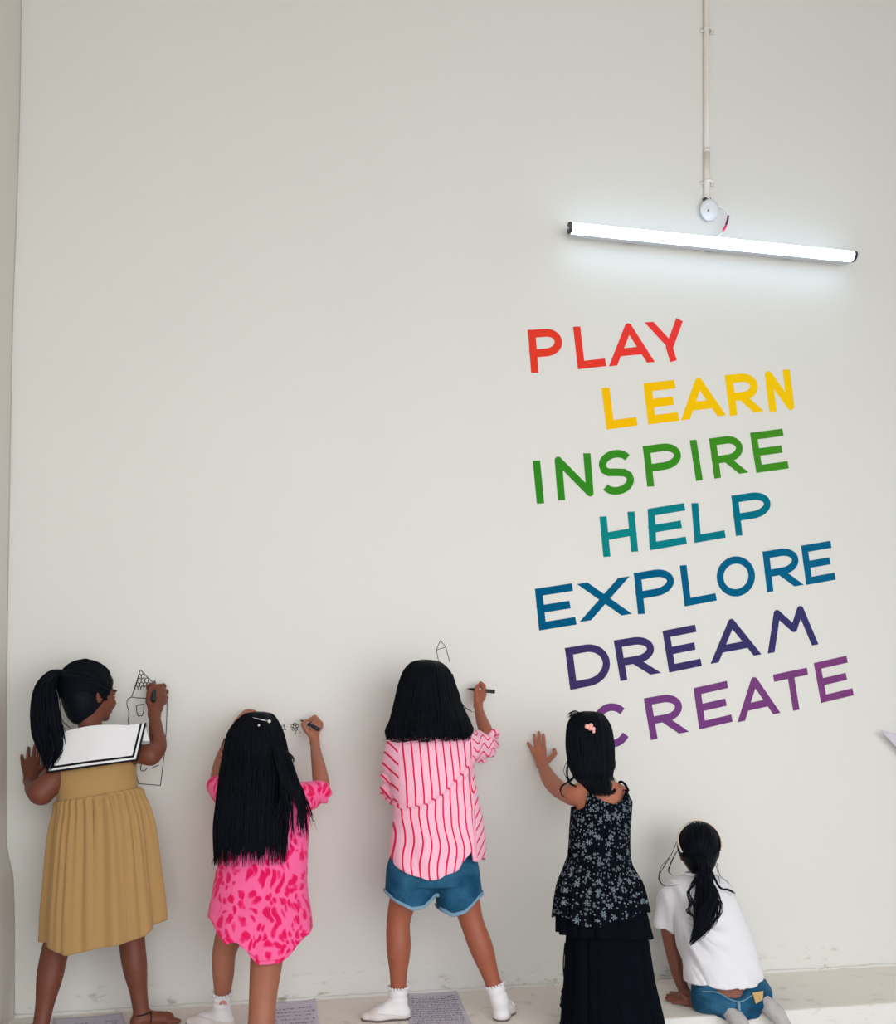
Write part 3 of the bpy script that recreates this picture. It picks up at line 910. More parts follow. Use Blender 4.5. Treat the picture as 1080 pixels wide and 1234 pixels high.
MB().prism([A + ax * 0.012 + p for p in lamp_poly(1.0)], ax, LL - 0.024).obj('diffuser', M_TUBE, lamp)
MB().box((A + B) / 2 + np.array([0, 0.022, 0]) - upv * 0.0, (LL - 0.03, 0.022, 0.036), (ax, (0, -1, 0), upv)).obj('mounting_rail', simple_mat('lamp_rail', lin(190, 192, 200), 0.4, 0.4), lamp, bevel=0.003)
for f_ in (0.22, 0.5, 0.78):
    q_ = A + ax * LL * f_
    q_ = q_ + upv * 0.008
    MB().box((q_[0], -0.024, q_[2]), (0.04, 0.046, 0.012), (ax, (0, -1, 0), upv)).obj('wall_bracket', bpy.data.materials['lamp_rail'], lamp, bevel=0.002)
for e in (0, 1):
    o = A if e == 0 else B - ax * 0.012
    c = MB().prism([o + p for p in lamp_poly(1.06)], ax, 0.012).obj('end_cap', M_DARK_METAL, lamp)
    so = A - ax * 0.001 if e == 0 else B - ax * 0.001
    MB().tube([so, so + ax * 0.002], 0.005, 10).obj('cap_screw', M_WHITE_PLASTIC, c)
# lead from junction box: white, then red and dark joint, then white into the lamp
wire = [(863, 248, 0.03), (871, 250, 0.035), (877, 256, 0.035), (877.5, 262, 0.035), (875.5, 270, 0.035), (871, 279, 0.045), (864, 286, 0.060)]
WP = spline(np.array([P(*w) for w in wire]), 30)
MB().tube(WP[:30], 0.0028, 8).obj('lead', M_WHITE_PLASTIC, lamp, True)
MB().tube(WP[10:17], 0.0046, 8).obj('dark_sleeve', simple_mat('dark_sleeve', lin(90, 40, 80), 0.5), lamp, True)
MB().tube(WP[16:22], 0.0052, 8).obj('red_sleeve', simple_mat('red_sleeve', lin(240, 70, 120), 0.5), lamp, True)

M_PIPE = simple_mat('conduit_plastic', lin(230, 224, 218), 0.45, 0.35, vary=0.03)
pipe = thing('wall_conduit', P(851, 110, 0.012), 'pale plastic conduit running down the wall to the junction box', 'conduit')
MB().tube([P(851.3, -150, 0.012), P(851.3, 0, 0.012), P(851.6, 110, 0.012), P(851.9, 183, 0.012)], 0.0105, 12).obj('pipe', M_PIPE, pipe, True)
MB().tube([P(851.9, 181, 0.012), P(852.2, 241, 0.012)], 0.0125, 12).obj('pipe', M_PIPE, pipe, True)
MB().tube([P(851.9, 180, 0.012), P(851.9, 184, 0.012)], 0.0136, 12).obj('coupling', M_PIPE, pipe, True)
for y in (39, 222):
    c = P(851.7, y, 0.0)
    mb = MB(); ring = [(c[0] + 0.0165 * math.cos(a), -0.012 - 0.015 * math.sin(a) * 1.0, c[2]) for a in np.linspace(-0.3, math.pi + 0.3, 12)]
    mb.tube(ring, 0.005, 6)
    mb.box(c + np.array([-0.022, -0.004, 0]), (0.016, 0.006, 0.012)); mb.box(c + np.array([0.022, -0.004, 0]), (0.016, 0.006, 0.012))
    mb.obj('pipe_clip', M_PIPE, pipe, True)
box = thing('junction_box', P(851, 257, 0.02), 'round white junction box between the conduit and the tube light', 'junction box')
M_BOX = simple_mat('junction_white', lin(226, 228, 232), 0.4, 0.4, vary=0.02)
c = P(851.5, 257.5, 0.0)
def dome(rad, y0, y1, n=28):
    return tube_arrays([c + np.array([0, y0, 0]), c + np.array([0, y0, 0]), c + np.array([0, (y0 + y1 * 3) / 4, 0]), c + np.array([0, y1, 0])], [rad, rad, rad, rad * 0.9], n)
MB().add(*dome(0.037, -0.001, -0.022)).obj('base', M_BOX, box, True)
MB().add(*tube_arrays([c + np.array([0, -0.022, 0]), c + np.array([0, -0.024, 0]), c + np.array([0, -0.030, -0.002]), c + np.array([0, -0.034, -0.002])], [0.036, 0.041, 0.040, 0.028], 28)).obj('lid', M_BOX, box, True)
MB().tube([P(853.8, 253.6, 0.0325), P(853.8, 253.6, 0.036)], 0.004, 8).obj('screw', M_DARK_METAL, box)
MB().tube([P(847.5, 240.8, 0.014), P(852, 239.2, 0.016), P(856, 239.6, 0.014)], [0.005, 0.0075, 0.005], 8).obj('cable_gland', simple_mat('gland_dark', lin(52, 56, 70), 0.5), box, True)

# ------------------------------------------------------------------ papers on the ledge and wall
M_PAPER = simple_mat('printer_paper', lin(212, 208, 222), 0.7, 0.2, vary=0.02)
def sheet(corners, label, seed, dense=True, group=None):
    """Sheet lying on the ledge: corner points (far left, far right, near right, near left) on the ledge top."""
    FL, FR, NR, NL = [np.asarray(q, float) for q in corners]
    n = 14; V = []
    r = np.random.default_rng(seed)
    pt = lambda u, v: (FL * (1 - u) + FR * u) * (1 - v) + (NL * (1 - u) + NR * u) * v
    lift = lambda u, v: 0.002 + 0.004 * (abs(u - 0.5) * 2) ** 4 * abs(v - 0.5) * 2 + 0.0008 * math.sin(7 * u + seed) * math.sin(5 * v)
    sp = lambda u, v: pt(u, v) + np.array([0, 0, lift(u, v)])
    for i in range(n + 1):
        for j in range(n + 1): V.append(sp(j / n, i / n))
    F = [[i * (n + 1) + j, (i + 1) * (n + 1) + j, (i + 1) * (n + 1) + j + 1, i * (n + 1) + j + 1] for i in range(n) for j in range(n)]
    o = make_mesh('paper_sheet', np.array(V), F, M_PAPER, None, True)
    sm = o.modifiers.new('thickness', 'SOLIDIFY'); sm.thickness = 0.0012
    tag(o, label, 'paper', group)
    mb = MB()
    k = 0
    rows = 15 if dense else 9
    for row in range(rows):
        v = 0.22 + 0.73 * row / (rows - 1)
        u = 0.06 + (0 if dense else 0.04 * r.random())
        while u < 0.92:
            w = r.uniform(0.03, 0.075)
            nn = 7
            pts = [sp(min(0.97, u + w * q / (nn - 1)), min(0.98, v + r.uniform(-0.018, 0.018))) + np.array([0, 0, 0.0008]) for q in range(nn)]
            for q in range(nn - 1):
                d = unit(pts[q + 1] - pts[q]); s_ = np.cross(d, (0, 0, 1)) * 0.0009
                mb.add([pts[q] - s_, pts[q + 1] - s_, pts[q + 1] + s_, pts[q] + s_], [[0, 1, 2, 3]])
            u += w + (0.014 if dense else r.choice([0.02, 0.02, 0.08]))
    pr = mb.obj('printed_doodles', simple_mat('print_ink', lin(96, 94, 120), 0.7, 0.1), o)
    pr['kind'] = 'stuff'
    return o
sheet((G(492, 1193.5), G(548, 1191.5), G(571, 1241), G(493, 1243)), 'white sheet covered in dense doodles between the feet of the girl in denim shorts', 1)
sheet((G(318, 1209), G(380, 1204.5), G(388, 1255), G(314, 1258)), 'white sheet with spaced lines of doodles behind the bare leg of the girl in pink', 2, False)
sheet((G(64, 1228.5), G(147, 1222), G(160, 1262), G(72, 1272)), 'pale sheet on the ledge between the bare legs of the girl in the tan dress', 3, False)
# paper fixed at the wall beyond the right edge, its corner lifting into the picture
V = []; n = 10
c0 = P(1061, 880, 0.05); c1 = P(1150, 905, 0.02); c2 = P(1155, 985, 0.01); c3 = P(1085, 904, 0.035)
a4 = P(1061, 880, 0.055)
for i in range(n + 1):
    for j in range(n + 1):
        u, v = i / n, j / n
        q = (c0 * (1 - u) + c1 * u) * (1 - v) + (c0 * (1 - u) + c2 * u) * v
        V.append(q + np.array([0, -0.012 * math.sin(math.pi * u) * (1 - u), 0]))
F = [[i * (n + 1) + j, (i + 1) * (n + 1) + j, (i + 1) * (n + 1) + j + 1, i * (n + 1) + j + 1] for i in range(n) for j in range(n)]
flag = make_mesh('paper_pennant', np.array(V), F, M_PAPER, None, True)
sm = flag.modifiers.new('thickness', 'SOLIDIFY'); sm.thickness = 0.002
tag(flag, 'pointed paper corner standing off the wall at the right edge', 'paper')

# ------------------------------------------------------------------ the five girls
HB = 0.0034          # voxel for bodies
HC = 0.0045          # voxel for clothes

def cloth_obj(fd, name, mat, parent, wr=None, attrs=None, relax_it=1):
    V, F = fd.mesh()
    V = relax(V, F, relax_it, 0.5)
    if wr is not None:
        V0 = V.copy()
        V = V + vnormals(V, F) * wr(V)[:, None]
    at = attrs(V) if attrs else None
    return make_mesh(name, V, F, mat, parent, True, at)

X_, Y_, Z_ = np.eye(3)
HEADF = lambda yaw, pitch: np.array([math.sin(math.radians(yaw)) * math.cos(math.radians(pitch)), math.cos(math.radians(yaw)) * math.cos(math.radians(pitch)), math.sin(math.radians(pitch))])

# ================================================================== girl in the tan sailor dress
def girl_tan():
    root = thing('person', P(110, 1150, 0.2) * np.array([1, 1, 0]), 'girl with ponytail, white sailor collar and tan dress, one palm on wall, drawing', 'person', None)
    tone = lin(114, 64, 48)
    C = P(107, 834, 0.17); ax = head_frame(HEADF(50, -4), Z_)
    fd = Field(np.array([P(18, 1000, 0.0)[0], -0.45, -0.01]), P(222, 785, -0.005) + np.array([0.02, 0.0, 0.02]), HB)
    add_head(fd, C, ax, 0.97)
    neck = P(112, 884, 0.19)
    fd.cone(C + np.array([-0.01, -0.01, -0.06]), neck, 0.036, 0.038, 0.02)
    fd.stack(stack_px([(884, 98, 126, 0.19, 0.04), (894, 76, 152, 0.19, 0.062), (915, 76, 158, 0.19, 0.075), (960, 82, 160, 0.2, 0.075), (1000, 80, 164, 0.205, 0.085), (1050, 82, 166, 0.2, 0.09), (1070, 86, 164, 0.2, 0.085)]), 0.03)
    # left arm: elbow low and back, palm on the wall
    fd.chain(px_chain([(82, 902, 0.17, 0.036), (57, 948, 0.24, 0.038), (50, 956, 0.245, 0.036)]), 0.02)
    fd.chain(px_chain([(48, 955, 0.24, 0.035), (41, 952, 0.15, 0.028), (37, 942, 0.06, 0.020)]), 0.018)
    z = lambda x, y, t: P(10 + x / 10.28, 870 + y / 10.28, t)
    flat_hand(fd, z(278, 735, 0.05), 0.021, [z(185, 520, 0.022), z(245, 490, 0.022), z(305, 480, 0.022), z(362, 490, 0.022)],
              [z(166, 415, 0.010), z(252, 318, 0.010), z(334, 272, 0.010), z(392, 300, 0.010)],
              [(z(330, 640, 0.036), 0.011), (z(420, 570, 0.028), 0.0085), (z(465, 500, 0.016), 0.007)], 0.0062, 0.002)
    # right arm: forearm upright in front of the castle, fist round the marker
    z = lambda pts: px_chain(pts, 140, 800, 7.71)
    fd.chain(px_chain([(148, 896, 0.17, 0.036), (166, 908, 0.215, 0.034), (180, 910, 0.235, 0.031)]), 0.02)
    fd.chain(z([(322, 850, 0.235, 0.031), (374, 800, 0.22, 0.029), (368, 600, 0.16, 0.0235), (354, 465, 0.115, 0.0175)]), 0.018)
    fd.chain(z([(354, 465, 0.118, 0.020), (366, 400, 0.105, 0.024), (395, 320, 0.085, 0.026)]), 0.014)
    fd.chain(z([(395, 300, 0.08, 0.022), (400, 225, 0.07, 0.012)]), 0.01)
    for pts in ([(385, 240, 0.085, 0.011), (335, 198, 0.075, 0.0095), (300, 212, 0.065, 0.0085), (302, 255, 0.055, 0.007)],
                [(340, 430, 0.11, 0.0125), (303, 350, 0.112, 0.011), (305, 275, 0.105, 0.0095), (330, 225, 0.095, 0.008)],
                [(400, 215, 0.075, 0.0105), (440, 205, 0.055, 0.0095), (420, 225, 0.035, 0.008)],
                [(425, 255, 0.08, 0.0105), (463, 258, 0.06, 0.0095), (440, 275, 0.038, 0.008)],
                [(425, 305, 0.085, 0.010), (460, 312, 0.068, 0.009), (438, 325, 0.045, 0.0075)],
                [(415, 355, 0.09, 0.0095), (444, 360, 0.078, 0.0085), (425, 370, 0.055, 0.007)]):
        fd.chain(z(pts), 0.0035, 0.007)
    # legs, bare feet
    hl, hr = P(100, 1056, 0.20), P(150, 1050, 0.20)
    kl, kr = P(66, 1148, 0.24), P(159, 1136, 0.20)
    al, ar = P(48, 1243, 0.31), P(171, 1224, 0.215)
    add_leg(fd, hl, kl, al, 1.0, 0.058, 0.042, 0.040, 0.024); add_leg(fd, hr, kr, ar, 1.0, 0.058, 0.042, 0.040, 0.025)
    gl = np.array([al[0], al[1], 0.0]); gr = np.array([ar[0], ar[1], 0.0])
    add_foot(fd, al, gl + np.array([0, -0.02, 0]), gl + np.array([-0.03, 0.075, 0]), gl + np.array([-0.04, 0.115, 0]), 1.0)
    add_foot(fd, ar, gr + np.array([-0.012, -0.012, 0]), gr + np.array([0.078, 0.02, 0]), gr + np.array([0.112, 0.028, 0]), 1.0)
    finish_body(fd, root, tone, (C, ax, 0.97))
    # hair: tight cap drawn back to a ponytail at the back of the head
    parts = [hair_cap(0.005, C, ax, 0.97, 0.008, (0, 0.86, -0.5, 0.036), -0.115, (0.058, 0.052, 0.078))]
    tie = np.array([-0.35, -0.92, 0.28]); rr = np.random.default_rng(11)
    R = np.array([0.078, 0.094, 0.091]) * 0.97
    st = [(math.cos(a) * 0.92, 0.36 + 0.22 * math.sin(a), math.sin(a)) for a in rr.uniform(-0.55, math.pi + 0.55, 300)]
    st += [(rr.uniform(-0.9, 0.9), -0.45, -0.78) for _ in range(120)]
    ctr = C + (-ax[1] * 0.008 + ax[2] * 0.016) * 0.97
    parts.append(scalp(ctr, ax, R, st, tie, 3, 0.0032))
    tp = ctr + (R * unit(tie)) @ np.array(ax)
    path = [tp - unit(P(60, 820, 0.2) - tp) * 0.012, tp * 0.4 + P(66, 813, 0.22) * 0.6, P(57, 825, 0.25), P(54, 850, 0.27), P(57, 880, 0.275), P(62, 905, 0.28), P(56, 928, 0.285)]
    parts.append(bundle(path, [0.016, 0.024, 0.036, 0.040, 0.042, 0.036, 0.012], 330, 0.0030, 24, 5, 0.12, 0.22, 0.7))
    parts.append(loose([[(66, 815, 0.25), (72, 845, 0.26), (76, 870, 0.26), (88, 880, 0.27), (97, 890, 0.27)], [(64, 830, 0.25), (70, 862, 0.26), (78, 880, 0.265), (80, 888, 0.27)],
                        [(62, 840, 0.25), (72, 880, 0.27), (84, 884, 0.27)], [(68, 868, 0.27), (78, 890, 0.27), (72, 910, 0.28)],
                        [(50, 860, 0.27), (47, 890, 0.27), (46, 905, 0.27)], [(112, 797, 0.17), (104, 794, 0.18), (92, 797, 0.18)], [(72, 880, 0.28), (79, 895, 0.28), (74, 915, 0.285)]], 0.0014))
    make_mesh('hair', *join_arrays(parts), M_HAIR, root)
    MB().tube([tp + (P(66, 813, 0.22) - tp) * q + np.array([0, 0, 0]) for q in (0.10, 0.35)], 0.0195, 16).obj('hair_tie', M_BLACK_PLASTIC, root, True)
    # dress bodice and gathered skirt
    M = simple_mat('tan_cotton', lin(176, 141, 92), 0.75, 0.15, vary=0.05, scale=60, bump=0.25, bscale=700, sheen=0.15)
    bd = Field(P(50, 990, 0.34), P(180, 876, 0.07), HC)
    bd.stack(stack_px([(884, 92, 134, 0.19, 0.05), (893, 72, 158, 0.19, 0.07), (912, 67, 163, 0.19, 0.082), (930, 67, 162, 0.195, 0.084), (950, 71, 164, 0.2, 0.085), (968, 73, 167, 0.2, 0.088)]), 0.0, 2.2)
    bd.shell(0.010)
    X, Y, Z = bd.grid()
    cut = np.interp(X.ravel(), [P(70, 967, 0.28)[0], P(118, 961, 0.28)[0], P(167, 950, 0.28)[0]], [P(70, 967, 0.28)[2], P(118, 961, 0.28)[2], P(167, 950, 0.28)[2]])[:, None, None]
    bd.f = np.maximum(bd.f, (cut - 0.006 - Z).astype(np.float32)); bd.f = np.maximum(bd.f, (Z - P(110, 898, 0.19)[2]).astype(np.float32))
    for pt in (P(64, 915, 0.2), P(166, 905, 0.22)):
        bd.ell(pt, (X_, Y_, Z_), (0.03, 0.05, 0.05), 0.0, sub=True)
    bodice = cloth_obj(bd, 'dress_bodice', M, root, lambda V: wob(V, 22, 2) * 0.0022)
    rows = [(960, 72, 166, 0.2, 0.091), (972, 72, 170, 0.2, 0.100), (990, 69, 177, 0.205, 0.115), (1020, 66, 183, 0.21, 0.13), (1060, 63, 188, 0.215, 0.145), (1100, 60, 193, 0.22, 0.155), (1132, 59, 196, 0.22, 0.16)]
    r = np.random.default_rng(5)
    ph = r.uniform(0, 6.28, 6)
    def fold(T, v):
        g = 0.075 * np.exp(-v * 2.6) * np.sin(34 * T + 2.2 * np.sin(3 * T + ph[0])) * np.minimum(1, v * 14)
        big = 0.075 * np.minimum(1, v * 2.2) * (np.sin(7 * T + ph[1] + 0.8 * np.sin(2 * T)) * 0.55 + np.sin(14 * T + ph[2] + 1.1 * np.sin(3 * T)) * 0.4 + 0.25 * np.sin(19 * T + ph[3]))
        sharp = 0.035 * np.minimum(1, v * 3) * (np.abs(np.sin(5.5 * T + ph[4])) ** 0.6 - 0.7)
        return 1 + g + big + sharp
    xl, xr = P(48, 1145, 0.38), P(204, 1102, 0.1)
    hemx = np.array([P(x, y, 0.36)[0] for x, y in [(46, 1143), (80, 1152), (115, 1143), (172, 1131), (204, 1102)]])
    hemz = np.array([P(x, y, 0.36)[2] for x, y in [(46, 1143), (80, 1152), (115, 1143), (172, 1131), (204, 1104)]])
    waistx = [P(70, 967, 0.28)[0], P(118, 961, 0.28)[0], P(167, 950, 0.28)[0]]; waistz = [P(70, 966, 0.28)[2], P(118, 959, 0.28)[2], P(167, 949, 0.28)[2]]
    R_ = np.array(stack_px(rows)); 
    def drop(T, v):
        x0 = R_[0, 1] + R_[0, 3] * np.cos(T); x1 = R_[-1, 1] + R_[-1, 3] * np.cos(T)
        d0 = np.interp(x0, waistx, waistz) - R_[0, 0]; d1 = np.interp(x1, hemx, hemz) - R_[-1, 0]
        front = np.clip(-np.sin(T), 0, 1)
        return d0 * (1 - v) + d1 * v + front * v * 0.02
    skirt = loft('dress_skirt', rows, M, root, 320, 70, fold, drop, 0.0025)
    # stitched seam down the back of the skirt
    seam = np.array([on_surface(skirt, 112.5 + 2.5 * q, 976 + 162 * q, 0.0006, 2.0) for q in np.linspace(0, 1, 28)])
    MB().tube(seam, 0.0011, 6).obj('seam_line', simple_mat('tan_thread', lin(140, 106, 66), 0.8, 0.1), skirt, True)
    # sailor collar: broad white panel over shoulders and back, black and white border
    m, nt, b = new_mat('sailor_collar_cloth')
    b.inputs['Roughness'].default_value = 0.75; b.inputs['Specular IOR Level'].default_value = 0.15
    at = nd(nt, 'ShaderNodeAttribute', attribute_name='edge')
    cr = nd(nt, 'ShaderNodeValToRGB'); cr.color_ramp.interpolation = 'CONSTANT'
    e = cr.color_ramp.elements
    e[0].position = 0.0; e[0].color = (0.006, 0.007, 0.012, 1)
    e[1].position = 0.28; e[1].color = (0.80, 0.80, 0.82, 1)
    for p_, c_ in ((0.55, (0.006, 0.007, 0.012, 1)), (0.84, (0.80, 0.80, 0.83, 1))):
        q = e.new(p_); q.color = c_
    nt.links.new(at.outputs['Fac'], cr.inputs[0]); nt.links.new(cr.outputs[0], b.inputs['Base Color'])
    nu, nv = 150, 90
    U, W = np.meshgrid(np.linspace(0, 1, nu), np.linspace(0, 1, nv))
    TL, TR, BR_, BL_ = (63, 886), (176.5, 871), (165.5, 917), (56, 932)
    def corner(i): return TL[i] * (1 - U) * (1 - W) + TR[i] * U * (1 - W) + BR_[i] * U * W + BL_[i] * (1 - U) * W
    pxx, pyy = corner(0), corner(1)
    pyy = pyy - 5.0 * np.sin(np.minimum(1, U * 1.25) * math.pi) * (1 - W) ** 1.5 + 0.8 * np.sin(U * 9) * W * (1 - W)
    dep = 0.295 + 0.008 * np.sin(U * math.pi) - 0.022 * (2 * U - 1) ** 2 - 0.022 * (1 - W) ** 2 + 0.003 * np.sin(U * 13 + 2 * W) * W
    V = np.stack([P(a_, b_, c_) for a_, b_, c_ in zip(pxx.ravel(), pyy.ravel(), dep.ravel())])
    i, j = np.meshgrid(np.arange(nv - 1), np.arange(nu - 1), indexing='ij'); a = (i * nu + j).ravel()
    wpx = (TR[0] - TL[0]) * (1 - W) + (BR_[0] - BL_[0]) * W
    edge = np.minimum(np.minimum((1 - W) * 47, (1 - U) * wpx), U * wpx) / 9.5     # border measured in from the three free edges
    col = make_mesh('sailor_collar', V, np.stack([a, a + nu, a + nu + 1, a + 1], 1), m, root, True, {'edge': np.clip(edge, 0, 0.999).ravel()})
    s_ = col.modifiers.new('cloth', 'SOLIDIFY'); s_.thickness = 0.003; s_.offset = 0
    # upper part that lies over the shoulders to the neck
    cp_ = MB()
    U2 = np.linspace(0, 1, 30)
    V = []; F = []
    for q, u in enumerate(U2):
        x0, y0 = TL[0] * (1 - u) + TR[0] * u, TL[1] * (1 - u) + TR[1] * u - 5.0 * math.sin(math.pi * min(1, u * 1.25))
        d0 = 0.295 + 0.008 * math.sin(u * math.pi) - 0.022 * (2 * u - 1) ** 2 - 0.022
        for k, f in enumerate((0, 0.35, 0.7, 1.0)):
            V.append(P(x0, y0 + 1.0 * f + 3 * f * f, d0 - 0.05 * f - 0.06 * f * f))
    for q in range(29):
        for k in range(3): F.append([q * 4 + k, (q + 1) * 4 + k, (q + 1) * 4 + k + 1, q * 4 + k + 1])
    c2 = make_mesh('collar_yoke', np.array(V), F, simple_mat('white_cotton', (0.8, 0.8, 0.82), 0.75, 0.15, vary=0.02, bump=0.2, bscale=700), root, True)
    s_ = c2.modifiers.new('cloth', 'SOLIDIFY'); s_.thickness = 0.003
    # white ruffle of the short sleeve showing inside the right arm
    rf = MB(); V = []
    MBp = px_chain([(174, 872, 0.235, 0), (180, 893, 0.25, 0), (172, 893, 0.255, 0), (170, 880, 0.25, 0)])
    rf.prism([q[0] for q in MBp], (0.3, -1, 0), 0.003).obj('sleeve_ruffle', bpy.data.materials['white_cotton'], root)
    # dark cord round the right ankle
    c = P(171, 1221, 0.215); rg = [(c[0] + 0.028 * math.cos(q), c[1] + 0.028 * math.sin(q), c[2] + 0.004 * math.cos(q)) for q in np.linspace(0, 2 * math.pi, 25)]
    mb = MB().tube(rg, 0.0026, 6); k = P(182, 1219, 0.225); mb.tube([k, k + np.array([0.002, -0.01, -0.02]), k + np.array([0.0, -0.012, -0.035])], 0.0022, 6)
    mb.obj('anklet', simple_mat('dark_cord', lin(40, 22, 26), 0.7), root, True)
    return root
girl_tan()
marker('marker', P(186.5, 820, 0.035), P(184.6, 848.5, 0.155), 'black marker upright in the fist of the girl in the tan dress', 0.0076)

# ------------------------------------------------------------------ shared clothing pieces
def hair_mass(rows, h, front, shrink=0.94, extra=None):
    R = [(py, (l + r_) / 2 - (r_ - l) / 2 * shrink, (l + r_) / 2 + (r_ - l) / 2 * shrink, t, ry * shrink) for py, l, r_, t, ry in rows]
    S = np.array(stack_px(R))
    lo = np.array([(S[:, 1] - S[:, 3]).min(), (S[:, 2] - S[:, 4]).min(), S[:, 0].min()]) - 0.02
    hi = np.array([(S[:, 1] + S[:, 3]).max(), (S[:, 2] + S[:, 4]).max(), S[:, 0].max()]) + 0.02
    fd = Field(lo, hi, h)
    fd.stack(S, 0.0)
    X, Y, Z = fd.grid()
    fd.f = np.maximum(fd.f, (Y - front).astype(np.float32))
    if extra: extra(fd)
    return fd.mesh()

M_SOCK = simple_mat('white_sock', lin(232, 230, 234), 0.85, 0.1, vary=0.02, bump=0.35, bscale=500, sheen=0.2)
M_SHOE = simple_mat('pale_shoe', lin(222, 214, 214), 0.7, 0.2, vary=0.05, scale=50, bump=0.25, bscale=400)
M_SOLE = simple_mat('grey_sole', lin(112, 104, 102), 0.7, 0.2)

def sock_and_shoe(root, top, ankle, heel, ball, toe, rt=0.030, ra=0.030, shoe=True, cut=0.042):
    top, ankle, heel, ball, toe = [np.asarray(q, float) for q in (top, ankle, heel, ball, toe)]
    allp = np.array([top, ankle, heel, ball, toe])
    fd = Field(allp.min(0) - 0.06, allp.max(0) + 0.06, 0.003)
    fd.cone(top + (top - ankle) * 0.4, ankle, rt, ra, 0.01)
    add_foot(fd, ankle, heel, ball, toe, 1.12, False, 1.05)
    n = unit(top - ankle)
    X, Y, Z = fd.grid()
    fd.f = np.maximum(fd.f, ((X - top[0]) * n[0] + (Y - top[1]) * n[1] + (Z - top[2]) * n[2]).astype(np.float32))
    g = heel[2]
    fd.f = np.maximum(fd.f, (g + 0.0005 - Z).astype(np.float32))
    f0 = fd.f.copy()
    V, F = fd.mesh()
    V = relax(V, F, 1, 0.4)
    d = (V - top) @ n
    V = V + vnormals(V, F) * (0.0018 * np.sin(d * 260) * np.clip(1 - np.abs(d + 0.03) / 0.04, 0, 1))[:, None]
    sk = make_mesh('sock', V, F, M_SOCK, root, True)
    # scalloped edge at the top of the sock
    u = unit(np.cross(n, (0.3, 1, 0))); w = np.cross(n, u); mb = MB()
    for q in range(18):
        a = 2 * math.pi * q / 18; c = top + (u * math.cos(a) + w * math.sin(a)) * rt
        mb.tube([c - n * 0.003, c + n * 0.0035, c + n * 0.005], [0.0045, 0.0042, 0.002], 6)
    mb.obj('sock_frill', M_SOCK, sk, True)
    if shoe:
        fd.f = f0 - 0.004
        along = unit(toe - heel); q = (X - heel[0]) * along[0] + (Y - heel[1]) * along[1]
        opening = cut - 0.30 * (np.clip(q, 0.01, 0.2) - 0.01) ** 1.0 * 0 + 0 * q
        lip = np.where(q < 0.075, cut - 0.10 * np.clip(q + 0.02, 0, 1), 1.0)
        fd.f = np.maximum(fd.f, np.where(q < 0.085, Z - g - (cut + 0.14 * np.clip(q - 0.03, -0.05, 0.06)), Z - g - 0.07).astype(np.float32))
        V, F = fd.mesh(); V = relax(V, F, 1, 0.4)
        sh = make_mesh('shoe', V, F, M_SHOE, root, True)
        fd.f = np.maximum(f0 - 0.0065, np.maximum(Z - g - 0.008, g - Z).astype(np.float32))
        V, F = fd.mesh()
        make_mesh('sole', V, F, M_SOLE, sh, True)
    return sk

def interp_px(pts, t):
    q = np.array([P(x, y, t)[[0, 2]] for x, y in pts]); return q[:, 0], q[:, 1]

def ragged(fd, z, amp, seed):
    X, Y, Z = fd.grid()
    x = X.ravel(); r = np.random.default_rng(seed); w = 0 * x
    for k in (40, 85, 170, 330): w = w + np.sin(x * k + r.uniform(0, 6.28)) * 0.35
    fd.f = np.maximum(fd.f, (z + amp * w[:, None, None] - Z).astype(np.float32))

